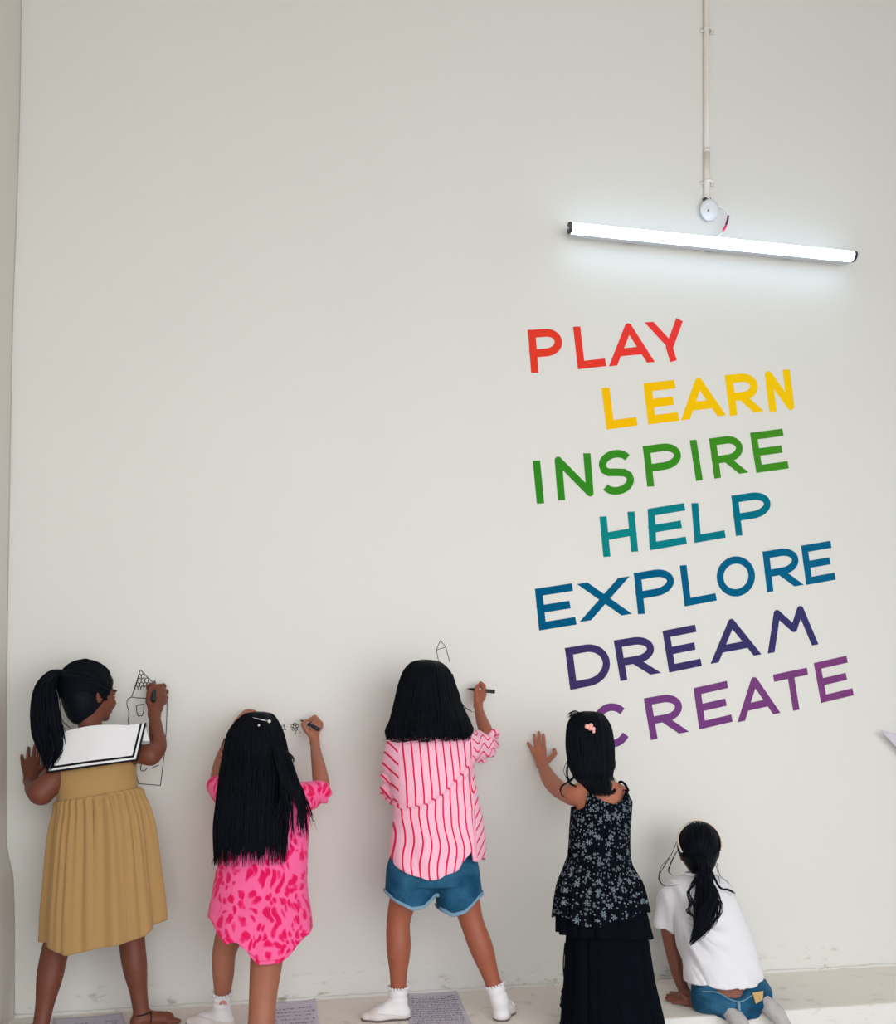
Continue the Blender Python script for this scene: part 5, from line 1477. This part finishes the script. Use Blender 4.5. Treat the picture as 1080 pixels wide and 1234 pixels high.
marker('marker', P(563, 830, 0.030), P(603.5, 834.3, 0.075), 'black marker held level by the girl in the striped shirt', 0.0072)

# ================================================================== small girl in the dark floral dress, on the lower floor
def girl_floral():
    root = thing('person', np.array([P(737, 1200, 0.6)[0], -0.6, FLOOR_Z]), 'small girl in long dark tiered dress with white flowers, left palm on wall', 'person')
    tone = lin(178, 112, 86)
    C = P(711, 893, 0.385); ax = head_frame(HEADF(27, 0), Z_)
    fd = Field(np.array([P(634, 900, 0.0)[0] - 0.02, -0.80, FLOOR_Z - 0.005]), np.array([P(795, 1000, 0.4)[0] + 0.02, 0.005, P(711, 850, 0.38)[2]]), HB)
    add_head(fd, C, ax, 0.90)
    fd.limb([(C + np.array([0, -0.015, -0.05]), 0.036), (P(722, 942, 0.44), 0.033), (P(728, 958, 0.47), 0.045)], 0.022)
    fd.stack(stack_px([(943, 712, 742, 0.45, 0.04), (950, 702, 752, 0.46, 0.05), (962, 695, 758, 0.47, 0.058), (985, 693, 756, 0.485, 0.062), (1020, 692, 754, 0.50, 0.062), (1050, 688, 758, 0.52, 0.075), (1090, 684, 764, 0.545, 0.085), (1120, 688, 762, 0.555, 0.08)]), 0.03)
    # left arm stretched to the wall, palm flat
    fd.chain(px_chain([(705, 957, 0.455, 0.040), (697, 958, 0.44, 0.0395), (684, 956, 0.36, 0.034), (669, 947, 0.24, 0.0315), (660, 935, 0.14, 0.028), (654, 922, 0.058, 0.0205)]), 0.018)
    z = lambda x, y, t: P(620 + x / 11.22, 870 + y / 11.22, t)
    flat_hand(fd, z(375, 575, 0.05), 0.0205, [z(258, 410, 0.020), z(300, 365, 0.021), z(345, 350, 0.022), z(402, 360, 0.021)],
              [z(184, 282, 0.009), z(270, 172, 0.009), z(332, 138, 0.009), z(392, 170, 0.009)],
              [(z(440, 530, 0.04), 0.0125), (z(515, 470, 0.030), 0.0095), (z(550, 425, 0.022), 0.0088), (z(538, 372, 0.014), 0.0068)], 0.0068, 0.002)
    # right arm reaches forward, behind the head from here
    fd.chain(px_chain([(744, 957, 0.45, 0.037), (742, 962, 0.33, 0.029), (730, 948, 0.20, 0.024), (716, 925, 0.075, 0.0165)]), 0.018)
    q = lambda dx, dy, t: P(716 + dx, 925 - dy, t)
    flat_hand(fd, q(0, 0, 0.06), 0.018, [q(-8, 15, 0.02), q(-3, 18, 0.02), q(2, 18, 0.02), q(7, 16, 0.02)], [q(-10, 28, 0.009), q(-4, 32, 0.009), q(2, 33, 0.009), q(8, 29, 0.009)],
              [(q(-6, 4, 0.04), 0.011), (q(-13, 10, 0.028), 0.0085), (q(-16, 17, 0.015), 0.0068)], 0.0058, 0.002)
    fl = np.array([P(705, 1200, 0.6)[0], -0.60, FLOOR_Z]); fr = np.array([P(760, 1200, 0.6)[0], -0.62, FLOOR_Z])
    for hip, foot, e in ((P(708, 1090, 0.55), fl, -1), (P(748, 1090, 0.55), fr, 1)):
        an = foot + np.array([0, 0, 0.06]); kn = hip * 0.45 + an * 0.55 + np.array([0, 0.02, 0])
        add_leg(fd, hip, kn, an, 1.0, 0.055, 0.038, 0.036, 0.023)
        add_foot(fd, an, foot + np.array([0, -0.02, 0]), foot + np.array([e * 0.01, 0.065, 0]), foot + np.array([e * 0.015, 0.10, 0]), 0.88)
    finish_body(fd, root, tone, (C, ax, 0.90))
    # floral cloth
    m, nt, b = new_mat('dark_floral_cloth')
    b.inputs['Roughness'].default_value = 0.85; b.inputs['Specular IOR Level'].default_value = 0.05
    at = nd(nt, 'ShaderNodeAttribute', attribute_name='pattern')
    def math_(op, a, c=None, d=None):
        n = nd(nt, 'ShaderNodeMath', operation=op)
        for i_, v in enumerate((a, c, d)):
            if v is None: continue
            if isinstance(v, (int, float)): n.inputs[i_].default_value = v
            else: nt.links.new(v, n.inputs[i_])
        return n.outputs[0]
    masks = []
    for sc, rad, petals, rnd in ((27.0, 0.25, 6, 0.8), (78.0, 0.20, 0, 1.0), (38.0, 0.20, 5, 1.0)):
        mp = nd(nt, 'ShaderNodeMapping'); mp.inputs['Scale'].default_value = (sc, sc, 1); mp.inputs['Location'].default_value = (sc * 0.13, 0, 0)
        nt.links.new(at.outputs['Vector'], mp.inputs['Vector'])
        vo = nd(nt, 'ShaderNodeTexVoronoi', voronoi_dimensions='2D', feature='F1', i_Scale=1.0, i_Randomness=rnd); nt.links.new(mp.outputs[0], vo.inputs['Vector'])
        df = nd(nt, 'ShaderNodeVectorMath', operation='SUBTRACT'); nt.links.new(mp.outputs[0], df.inputs[0]); nt.links.new(vo.outputs['Position'], df.inputs[1])
        sx = nd(nt, 'ShaderNodeSeparateXYZ'); nt.links.new(df.outputs[0], sx.inputs[0])
        rr_ = vo.outputs['Distance']
        if petals:
            an = math_('ARCTAN2', sx.outputs['Y'], sx.outputs['X'])
            cs = math_('COSINE', math_('MULTIPLY', an, float(petals)))
            lim = math_('MULTIPLY_ADD', cs, rad * 0.38, rad * 0.72)
            hole = math_('GREATER_THAN', rr_, rad * 0.16)
            msk = math_('MULTIPLY', math_('LESS_THAN', rr_, lim), hole)
        else:
            msk = math_('LESS_THAN', rr_, rad)
        # not every cell carries a motif
        sc_ = nd(nt, 'ShaderNodeSeparateColor'); nt.links.new(vo.outputs['Color'], sc_.inputs[0])
        msk = math_('MULTIPLY', msk, math_('GREATER_THAN', sc_.outputs[0], 0.38))
        masks.append(msk)
    tot = math_('MAXIMUM', math_('MAXIMUM', masks[0], masks[1]), masks[2])
    # fine vertical ribs of the crinkled cloth
    sp = nd(nt, 'ShaderNodeSeparateXYZ'); nt.links.new(at.outputs['Vector'], sp.inputs[0])
    rib = math_('SINE', math_('MULTIPLY', sp.outputs['X'], 900.0))
    mx = nd(nt, 'ShaderNodeMix', data_type='RGBA'); mx.inputs[6].default_value = lin(9, 14, 22) + (1,); mx.inputs[7].default_value = lin(112, 124, 136) + (1,)
    nt.links.new(tot, mx.inputs[0]); nt.links.new(mx.outputs[2], b.inputs['Base Color'])
    bp = nd(nt, 'ShaderNodeBump', i_Strength=0.6, i_Distance=0.002); nt.links.new(rib, bp.inputs['Height']); nt.links.new(bp.outputs['Normal'], b.inputs['Normal'])
    M_DARK = simple_mat('navy_black_cloth', lin(7, 11, 20), 0.85, 0.05, vary=0.2, scale=20, bump=0.3, bscale=500)
    # bodice
    rows = [(950, 690, 762, 0.465, 0.07), (965, 688, 763, 0.475, 0.074), (985, 687, 761.5, 0.485, 0.076), (1010, 685.5, 760, 0.498, 0.078), (1042, 683, 761, 0.515, 0.083)]
    bx_ = Field(np.array([P(674, 1000, 0.4)[0], -0.64, P(720, 1048, 0.5)[2]]), np.array([P(772, 1000, 0.5)[0], -0.36, P(720, 938, 0.5)[2]]), 0.0034)
    bx_.stack(stack_px(rows), 0.0, 2.3)
    bx_.shell(0.008)
    X, Y, Z = bx_.grid()
    nx_, nz_ = interp_px([(680, 968), (687, 970), (694, 976), (701, 976.5), (706, 973), (709.5, 962), (711, 956), (714, 955.5), (719, 960), (728, 966), (740, 969), (749, 965), (755, 956), (757.5, 951), (760, 953), (763, 962), (768, 966)], 0.54)
    fx_, fz_ = interp_px([(680, 972), (768, 966)], 0.42)
    top = np.where(Y < -0.475, np.interp(X.ravel(), nx_, nz_)[:, None, None], np.interp(X.ravel(), fx_, fz_)[:, None, None])
    bx_.f = np.maximum(bx_.f, (Z - top).astype(np.float32))
    cx0, cy0 = P(724, 1000, 0.49)[:2]
    def pat(V):
        th = np.arctan2(V[:, 1] - cy0 - 0.02, V[:, 0] - cx0)
        return {'pattern': np.stack([th * 0.115 + 3, V[:, 2] + 1, 0 * th], 1)}
    bod = cloth_obj(bx_, 'dress_bodice', m, root, lambda V: wob(V, 25, 2) * 0.002, pat)
    for pts in ([(712, 957, 0.532), (713.5, 950, 0.515), (715, 944, 0.485), (716, 943, 0.45), (715, 950, 0.415)], [(757.5, 953, 0.530), (754.5, 947, 0.515), (751, 943, 0.49), (747, 942, 0.455), (745, 950, 0.41)]):
        MB().tube(spline(np.array([P(*p) for p in pts]), 14), 0.0042, 8).obj('shoulder_strap', M_DARK, bod, True)
    # flared floral tier, two plain tiers and the long skirt
    r = np.random.default_rng(2); ph = r.uniform(0, 6.28, 12)
    def pleats(amp, n, o, ramp=2.0):
        return lambda T, v: 1 + amp * np.minimum(1, 0.25 + v * ramp) * (0.55 * np.sin(n * T + ph[o] + 0.9 * np.sin(2 * T)) + 0.4 * np.sin(n * 1.7 // 1 * T + ph[o + 1] + 0.7 * np.sin(3 * T)) + 0.25 * np.sin(3 * n * T + ph[o + 2]))
    R1 = [(1032, 684, 760, 0.512, 0.083), (1045, 680, 763, 0.52, 0.092), (1068, 672, 775, 0.535, 0.112), (1095, 668, 781, 0.55, 0.128), (1108, 667, 783, 0.555, 0.134)]
    pxx = lambda lst: lambda T, v, base: np.interp(base, *lst)
    h1 = interp_px([(660, 1096), (668, 1104), (690, 1110), (703, 1119), (720, 1118), (738, 1113), (755, 1108), (770, 1102), (790, 1103)], 0.68)
    q1 = np.array(stack_px(R1))[-1]
    def drop1(T, v):
        x = q1[1] + q1[3] * np.cos(T); z_ = np.interp(x, *h1) - q1[0]
        return v ** 2 * np.where(np.sin(T) > -0.2, z_, z_ * 0.3)
    loft('floral_tier', R1, m, root, 280, 44, pleats(0.05, 13, 0), drop1, 0.0025, lambda T, v, V: {'pattern': np.stack([np.arctan2(-np.sin(T), np.cos(T)) * 0.135 + 3, V[:, 2] + 1, 0 * T], 1)})
    R2 = [(1070, 680, 770, 0.535, 0.10), (1098, 672, 778, 0.55, 0.122), (1128, 671, 786, 0.56, 0.132)]
    h2 = interp_px([(660, 1118), (664, 1122), (672, 1130), (690, 1134), (740, 1131), (775, 1134), (792, 1136), (800, 1136)], 0.69)
    q2 = np.array(stack_px(R2))[-1]
    loft('plain_tier', R2, M_DARK, root, 240, 30, pleats(0.045, 11, 3), lambda T, v: v ** 2 * (np.interp(q2[1] + q2[3] * np.cos(T), *h2) - q2[0]), 0.0025)
    R3 = [(1090, 686, 772, 0.555, 0.098), (1136, 682, 781, 0.565, 0.112), (1180, 680, 787, 0.575, 0.122), (1234, 676, 799, 0.585, 0.138), (1300, 670, 811, 0.60, 0.15), (1326, 668, 815, 0.60, 0.155)]
    q3 = np.array(stack_px(R3))[-1]
    loft('long_skirt', R3, M_DARK, root, 280, 60, pleats(0.05, 10, 6), lambda T, v: v * (FLOOR_Z + 0.012 - q3[0]), 0.003)
    # loose tie cord hanging at the left side
    cord = spline(np.array([P(*p) for p in [(681, 1136, 0.585), (679, 1165, 0.59), (680, 1190, 0.595), (676, 1205, 0.60), (678, 1215, 0.60), (674, 1240, 0.605), (672, 1258, 0.61)]]), 30)
    mb = MB().tube(cord, 0.0022, 6)
    for pt in (cord[18], cord[14]): mb.tube([pt + np.array([0, 0, 0.012]), pt, pt - np.array([0, 0, 0.012])], [0.002, 0.008, 0.002], 8)
    mb.obj('tie_cord', M_DARK, root, True)
    # hair: half up with a small pink clip
    rows = [(857.5, 704, 714, 0.385, 0.010), (860, 694, 723, 0.385, 0.045), (868, 687, 730, 0.385, 0.075), (880, 683.5, 735.5, 0.385, 0.088), (900, 683, 738, 0.388, 0.094),
            (920, 686, 738, 0.395, 0.092), (935, 692, 736, 0.41, 0.078), (947, 702, 737, 0.475, 0.055), (959, 713, 734, 0.512, 0.040)]
    parts = [hair_mass(rows[:-1] + [(954, 708, 734, 0.498, 0.045)], 0.005, C[1] + 0.03, 0.95)]
    parts.append(curtain(rows, 520, -20, 200, 0.0, 1.0, 0.10, 0.03, 0.0028, 24, 23, (0.95, 1.03), 0.02))
    rr = np.random.default_rng(29); lk = []
    for k in range(26):
        j = rr.normal(size=3) * 1.2
        lk.append([(724 + j[0], 935, 0.49), (727 + j[1], 950, 0.535), (734 + j[0], 957, 0.55), (742 + j[2], 952 + j[0] * 1.5, 0.545)])
    flip = loose(lk, 0.0022); lk = []
    for k in range(16):
        j = rr.normal(size=3) * 1.3
        lk.append([(686 + j[0], 910, 0.40), (683 + j[1], 930, 0.42), (689 + j[2], 945, 0.455), (701 + j[1], 950, 0.47)] if k % 2 else
                  [(688 + j[0], 915, 0.41), (694 + j[1], 930, 0.44), (688 + j[2], 940, 0.475), (676 + j[1] * 0.6, 950, 0.482), (677 + j[0] * 0.3, 958, 0.480), (685, 962, 0.480)])
    for k in range(14):
        j = rr.normal(size=3) * 1.6
        lk.append([(737 + j[0] * 0.5, 905, 0.40), (740 + j[1] * 0.6, 922, 0.42), (738 + j[2] * 0.6, 934, 0.44), (741 + j[0] * 0.8, 943 + j[1], 0.475)])
    for k in range(14):
        j = rr.normal(size=2) * 2
        lk.append([(700 + j[0], 862, 0.41), (692 + j[0], 859 + j[1] * 0.8, 0.41), (686 + j[0], 863 + j[1], 0.41)])
    parts += [flip, loose(lk, 0.0013)]
    make_mesh('hair', *join_arrays(parts), M_HAIR, root)
    clip = MB(); c = P(711, 877, 0.474)
    for dx, dz, rr_ in ((-0.010, 0.004, 0.009), (0.004, 0.008, 0.008), (0.012, -0.004, 0.0085), (0.0, -0.002, 0.008), (0.014, -0.014, 0.006)):
        p = c + np.array([dx, 0, dz]); clip.add(*tube_arrays([p + np.array([0, 0, d]) * rr_ for d in (-1, -0.7, 0, 0.7, 1)], [rr_ * 0.1, rr_ * 0.7, rr_, rr_ * 0.7, rr_ * 0.1], 10))
    clip.obj('hair_clip', simple_mat('pale_pink', lin(246, 176, 168), 0.5, 0.4), root, True)
    return root
girl_floral()

# ================================================================== girl kneeling on the ledge
def girl_kneeling():
    root = thing('person', P(872, 1205, 0.42) * np.array([1, 1, 0]), 'girl kneeling on the ledge in white t-shirt and jeans, cream headband, dark ponytail', 'person')
    tone = lin(136, 84, 68)
    C = P(842, 1024, 0.25); ax = head_frame(HEADF(19, -12), unit(np.array([-0.02, 0.15, 1.0])))
    fd = Field(np.array([P(782, 1100, 0.2)[0] - 0.03, -0.72, -0.08]), np.array([P(952, 1200, 0.3)[0] + 0.03, 0.0, P(842, 986, 0.25)[2]]), HB)
    add_head(fd, C, ax, 0.94)
    fd.limb([(C + np.array([0, -0.02, -0.055]), 0.036), (P(845, 1058, 0.285), 0.034), (P(848, 1068, 0.30), 0.045)], 0.022)
    fd.stack(stack_px([(1062, 828, 868, 0.29, 0.045), (1070, 808, 882, 0.295, 0.058), (1095, 812, 892, 0.33, 0.068), (1130, 824, 900, 0.38, 0.072), (1165, 832, 912, 0.43, 0.078), (1190, 838, 918, 0.47, 0.082), (1206, 843, 918, 0.485, 0.085)]), 0.02)
    # left arm props on the ledge, fingers pointing left
    hz = G(830, 1205, 0.02)
    fd.chain([(P(810, 1077, 0.29), 0.036), (P(806, 1105, 0.265), 0.033), (P(811, 1146, 0.25), 0.028), (P(818, 1175, 0.27), 0.024), (P(825, 1196, 0.30), 0.0185)], 0.016)
    wr_ = P(826, 1198, 0.305)
    heel = G(838, 1209, 0.018)
    fd.cone(wr_, heel, 0.0185, 0.019, 0.012); fd.cone(wr_, G(826, 1204, 0.020), 0.0185, 0.018, 0.012)
    for (kx, ky, tx, ty, h_) in ((822, 1200.5, 804.5, 1199.5, 0.024), (822, 1203.5, 803, 1202.5, 0.016), (823, 1206.5, 804, 1205.0, 0.010), (827, 1209.5, 811, 1208.0, 0.009)):
        kn = G(kx, ky, h_); tp = G(tx, ty, 0.008)
        fd.cone(heel * 0.5 + wr_ * 0.5, kn, 0.017, 0.0095, 0.010)
        m1 = kn * 0.5 + tp * 0.5 + np.array([0, 0, 0.004])
        fd.cone(kn, m1, 0.0078, 0.0072, 0.002); fd.cone(m1, tp, 0.0072, 0.006, 0.002)
    fd.chain([(G(826, 1202, 0.03), 0.011), (G(818, 1198, 0.026), 0.0085), (G(809, 1196.5, 0.014), 0.0068)], 0.003, 0.006)
    # right arm bent forward to the wall
    fd.chain(px_chain([(873, 1082, 0.30, 0.035), (876, 1108, 0.22, 0.029), (864, 1100, 0.12, 0.022), (856, 1088, 0.05, 0.016)]), 0.016)
    q = lambda dx, dy, t: P(856 + dx, 1088 - dy, t)
    flat_hand(fd, q(0, 0, 0.045), 0.017, [q(-8, 15, 0.02), q(-3, 18, 0.02), q(2, 18, 0.02), q(7, 16, 0.02)], [q(-10, 27, 0.009), q(-4, 31, 0.009), q(2, 32, 0.009), q(8, 28, 0.009)],
              [(q(-6, 4, 0.035), 0.011), (q(-12, 10, 0.024), 0.0085), (q(-15, 16, 0.014), 0.0068)], 0.0056, 0.002)
    # folded legs under the jeans, feet over the front edge
    hl, hr = P(858, 1203, 0.47), P(905, 1200, 0.47)
    kl = np.array([P(852, 1170, 0.2)[0], -0.19, 0.055]); kr = np.array([P(893, 1170, 0.2)[0], -0.19, 0.055])
    al = np.array([P(878, 1222, 0.55)[0], -0.548, 0.028]); ar = np.array([P(916, 1215, 0.53)[0], -0.525, 0.046])
    for h_, k_, a_ in ((hl, kl, al), (hr, kr, ar)):
        fd.limb([(h_, 0.062), (k_ * 0.6 + h_ * 0.4, 0.05), (k_, 0.042)], 0.02); fd.limb([(k_, 0.040), (k_ * 0.6 + a_ * 0.4, 0.038), (a_, 0.025)], 0.015)
    fe = [(al, al + np.array([0.014, -0.052, -0.045]), al + np.array([0.024, -0.085, -0.085])), (ar, ar + np.array([0.030, -0.048, -0.036]), ar + np.array([0.052, -0.075, -0.078]))]
    for a_, b_, t_ in fe: fd.limb([(a_, 0.024), (b_, 0.026), (t_, 0.018)], 0.012)
    V = None
    finish_body(fd, root, tone, (C, ax, 0.94))
    for a_, b_, t_ in fe:
        sf = Field(np.minimum(a_, t_) - 0.06, np.maximum(a_, t_) + 0.06, 0.003)
        sf.limb([(a_ + (a_ - b_) * 0.4, 0.031), (a_, 0.029), (b_, 0.031), (t_, 0.0225)], 0.0)
        cloth_obj(sf, 'sock', bpy.data.materials.get('greyish_sock') or simple_mat('greyish_sock', lin(184, 180, 182), 0.9, 0.1, vary=0.14, scale=40, bump=0.4, bscale=350), root, lambda V: wob(V, 45, 3) * 0.0025)
    # jeans
    md = bpy.data.materials['blue_denim']
    jf = Field(np.array([P(826, 1200, 0.4)[0] - 0.04, -0.63, -0.02]), np.array([P(945, 1200, 0.3)[0] + 0.05, -0.08, P(870, 1180, 0.5)[2]]), 0.004)
    jf.stack(stack_px([(1182, 836, 921, 0.47, 0.088), (1194, 835, 922.5, 0.482, 0.096), (1206, 840, 921, 0.49, 0.100), (1218, 852, 914, 0.49, 0.092), (1226, 866, 900, 0.485, 0.07)]), 0.0, 2.2)
    for h_, k_, a_ in ((hl, kl, al), (hr, kr, ar)):
        jf.limb([(h_, 0.074), (k_ * 0.6 + h_ * 0.4, 0.060), (k_, 0.052)], 0.02); jf.limb([(k_, 0.050), (k_ * 0.6 + a_ * 0.4, 0.047), (a_ + (k_ - a_) * 0.1, 0.038)], 0.012)
    X, Y, Z = jf.grid()
    wx, wz = interp_px([(828, 1192), (846, 1193.5), (866, 1194.5), (872, 1197.5), (880, 1202.5), (889.5, 1205), (897, 1203.5), (904, 1199), (912, 1194), (930, 1191)], 0.585)
    jf.f = np.maximum(jf.f, (Z - np.interp(X.ravel(), wx, wz)[:, None, None] - np.clip((Y + 0.56) * 0.10, 0, 0.012)).astype(np.float32))
    jf.f = np.maximum(jf.f, (0.001 - Z + 0 * X).astype(np.float32) * (Y > -0.527) + (-0.5) * (Y <= -0.527))
    def wrj(V):
        top_ = np.interp(V[:, 0], wx, wz)
        return wob(V, 20, 4) * 0.004 + 0.003 * np.sin(V[:, 2] * 160 + V[:, 0] * 30) * np.clip((-0.5 - V[:, 1]) / 0.03, 0, 1)
    je = cloth_obj(jf, 'jeans', md, root, wrj)
    # waistband seam, belt loop, leather patch
    back = lambda x, y: P(x, y, 0.588 - 0.10 * ((x - 880) / 45.0) ** 2 * 0.55)
    back = None
    M_STITCH = simple_mat('pale_seam', lin(120, 156, 178), 0.85, 0.1)
    mb = MB(); ln = [(846, 1193.8), (866, 1195.5), (872, 1198.5), (880, 1203.3), (889.5, 1206), (897, 1204.5), (904, 1200), (912, 1195)]
    mb.tube(spline(np.array([on_surface(je, p[0], p[1] + 1.0, 0.001) for p in ln]), 30), 0.0020, 6); mb.obj('waistband_edge', M_STITCH, je, True)
    c0_, c1_ = on_surface(je, 890, 1206.5, 0.001), on_surface(je, 891, 1220, 0.001)
    MB().tube([c0_, on_surface(je, 890.5, 1213, 0.003), c1_], 0.0058, 8).obj('belt_loop', M_STITCH, je, True)
    pd = -on_surface(je, 913, 1202, 0.004)[1]; pts = [P(x, y, pd - 0.0012 * (x - 913)) for x, y in ((906.5, 1196.5), (919.5, 1194.0), (918.5, 1204.5), (910.5, 1209.5))]
    MB().prism(pts, (0.25, -1, 0), 0.003).obj('leather_patch', simple_mat('tan_leather', lin(200, 166, 112), 0.6, 0.3), je)
    # t-shirt
    M_TEE = simple_mat('white_jersey', lin(234, 234, 240), 0.85, 0.1, vary=0.02, bump=0.25, bscale=700, sheen=0.1)
    tf = Field(np.array([P(780, 1100, 0.2)[0] - 0.02, -0.62, P(870, 1202, 0.5)[2]]), np.array([P(932, 1180, 0.4)[0] + 0.02, -0.12, P(842, 1046, 0.3)[2]]), 0.0038)
    tf.stack(stack_px([(1054, 824, 866, 0.285, 0.050), (1059, 808, 874, 0.29, 0.068), (1068, 801, 879, 0.30, 0.082), (1085, 805, 889, 0.315, 0.090), (1110, 812, 900, 0.345, 0.094), (1140, 819, 911, 0.385, 0.100), (1170, 823, 918, 0.43, 0.104), (1202, 829, 922.5, 0.475, 0.108)]), 0.0, 2.2)
    tf.chain(px_chain([(868, 1080, 0.30, 0.048), (873, 1100, 0.23, 0.044)]), 0.02)
    X, Y, Z = tf.grid()
    # sleeve hem
    torso_f = tf.f.copy(); tf.f[:] = 0.5
    tf.chain(px_chain([(822, 1072, 0.30, 0.046), (808, 1084, 0.285, 0.047), (803, 1105, 0.265, 0.043), (801, 1130, 0.25, 0.042)]), 0.018)
    a_, b_ = P(785, 1115.5, 0.26), P(815, 1124, 0.26)
    slx = np.interp(X.ravel(), [a_[0], b_[0]], [a_[2], b_[2]])[:, None, None]
    tf.f = np.maximum(tf.f, (slx - Z + 0 * Y).astype(np.float32))
    h_ = np.clip(0.5 + 0.5 * (torso_f - tf.f) / 0.02, 0, 1)
    tf.f = torso_f * (1 - h_) + tf.f * h_ - 0.02 * h_ * (1 - h_)
    hx_, hz_ = interp_px([(820, 1189), (832, 1193), (850, 1194.5), (871, 1195.8), (900, 1195), (924, 1192.5), (935, 1191)], 0.58)
    hem = np.interp(X.ravel(), hx_, hz_)[:, None, None] + 0 * Y
    tf.f = np.where(Z < P(870, 1165, 0.5)[2], np.maximum(tf.f, -(tf.f + 0.009)), tf.f)
    tf.f = np.maximum(tf.f, (hem - Z).astype(np.float32))
    ap = P(818, 1122, 0.36)
    def wrt(V):
        d = V - P(822, 1105, 0.38)
        rad = np.hypot(d[:, 0], d[:, 2]); an = np.arctan2(d[:, 2], d[:, 0])
        fan = np.sin(an * 13 + 1.5 * np.sin(rad * 20)) * 0.014 * np.exp(-((rad - 0.09) / 0.09) ** 2) * np.clip(1 - d[:, 0] / 0.17, 0, 1) * np.clip(d[:, 0] / 0.02, 0, 1) * np.clip((0.35 - an) * 3, 0, 1)
        slv = np.clip((P(822, 1100, 0.3)[0] - V[:, 0]) / 0.02, 0, 1) * 0.0035 * np.sin(V[:, 0] * 140 + V[:, 2] * 35)
        low = np.clip((P(870, 1160, 0.5)[2] - V[:, 2]) / 0.06, 0, 1) * 0.003 * np.sin(V[:, 0] * 60 + V[:, 2] * 40)
        return fan + slv + low + wob(V, 16, 3) * 0.003
    tee = cloth_obj(tf, 'tshirt', M_TEE, root, wrt)
    nk = [P(843 + 17 * math.cos(q_), 1052.5 + 2.5 * math.sin(q_), 0.285 + 0.045 * math.sin(q_)) for q_ in np.linspace(0, 2 * math.pi, 25)]
    MB().tube(nk, 0.005, 8).obj('neck_rib', M_TEE, tee, True)
    # hair, headband, ponytail
    parts = [hair_cap(0.0045, C, ax, 0.94, 0.009, (0, 0.84, -0.54, 0.036), -0.10, (0.056, 0.052, 0.070))]
    R = np.array([0.0795, 0.0955, 0.0925]) * 0.94
    ctr = C + (-ax[1] * 0.008 + ax[2] * 0.016) * 0.94
    rr = np.random.default_rng(31); tie = np.array([-0.14, -0.80, -0.62])
    st = [(math.cos(a) * 0.95, 0.40 + 0.1 * math.sin(a), math.sin(a)) for a in rr.uniform(-0.35, math.pi + 0.35, 420)] + [(rr.choice([-1, 1]) * 0.8, -0.25, -0.7) for _ in range(80)]
    parts.append(scalp(ctr, ax, R, st, tie, 6, 0.003))
    tp = ctr + (R * unit(tie)) @ np.array(ax)
    path = [tp + np.array([0, 0.012, 0.008]), tp + np.array([0.002, -0.022, -0.018]), P(850, 1066, 0.395), P(852, 1082, 0.418), P(849, 1100, 0.442), P(842, 1122, 0.466), P(831, 1139, 0.472)]
    parts.append(bundle(path, [0.020, 0.026, 0.034, 0.044, 0.040, 0.024, 0.006], 420, 0.0026, 26, 8, 0.25, 0.30, 0.6, 0.25))
    lk = []
    for k in range(34):
        j = rr.normal(size=4) * 1.5
        lk.append([(842 + j[0], 1050, 0.39), (834 + j[1], 1068, 0.42), (829 + j[2] * 1.2, 1076 + j[0], 0.425), (834 + j[3], 1086, 0.435), (829 + j[1], 1098, 0.44), (840 + j[0], 1108, 0.46)] if k % 2 else
                  [(852 + j[0], 1055, 0.40), (864 + j[1], 1075, 0.43), (868 + j[2], 1095, 0.445), (860 + j[3], 1112, 0.465), (846 + j[0], 1124, 0.472)])
    for k in range(14):
        j = rr.normal(size=3) * 0.8
        lk.append([(856, 1045, 0.38), (862 + j[0], 1060, 0.41), (868 + j[1], 1070, 0.415), (877 + j[0], 1072 + j[2] * 0.6, 0.40), (886 + j[1] * 0.5, 1076.5 + j[2], 0.39)])
    for k in range(6):
        j = rr.normal(size=3) * 0.8
        lk.append([(816, 1014, 0.26), (809 + j[0] * 0.5, 1030, 0.27), (798 + j[1], 1046, 0.30), (794 + j[2], 1058, 0.33), (802 + j[0], 1068, 0.38), (818 + j[1], 1066, 0.40)] if k > 2 else [(818, 1022, 0.27), (808 + j[0], 1040, 0.28), (806 + j[1], 1050, 0.30), (812, 1056, 0.33)])
    lk += [[(864, 1040, 0.30), (868, 1055, 0.33), (876, 1062, 0.38), (884, 1070, 0.40)], [(863, 1042, 0.30), (866, 1056, 0.33), (868, 1066, 0.37)]]
    parts.append(loose(lk, 0.0013))
    make_mesh('hair', *join_arrays(parts), M_HAIR, root)
    # headband over the crown from ear to ear
    Rb = np.array([0.0845, 0.100, 0.0985]) * 0.985
    V = []; n = 60
    tilt = 0.10
    for q_ in range(n + 1):
        a = math.radians(-18 + 216 * q_ / n)
        wv = 0.012
        for f, lift in ((-1, 1.0), (-0.6, 1.025), (0.6, 1.025), (1, 1.0)):
            dl = np.array([math.cos(a), -0.34 + 0.42 * math.sin(a), math.sin(a)])
            p = dl * Rb * lift; p = p * (1 / np.sqrt(((p / (Rb * lift)) ** 2).sum())) + np.array([0, wv * f, 0])
            V.append(ctr + p @ np.array(ax))
    F = [[q_ * 4 + k, q_ * 4 + k + 1, (q_ + 1) * 4 + k + 1, (q_ + 1) * 4 + k] for q_ in range(n) for k in range(3)]
    hb = make_mesh('headband', np.array(V), F, simple_mat('cream_headband', lin(238, 220, 204), 0.6, 0.25, vary=0.03), root, True)
    sm_ = hb.modifiers.new('band', 'SOLIDIFY'); sm_.thickness = 0.003
    return root
girl_kneeling()
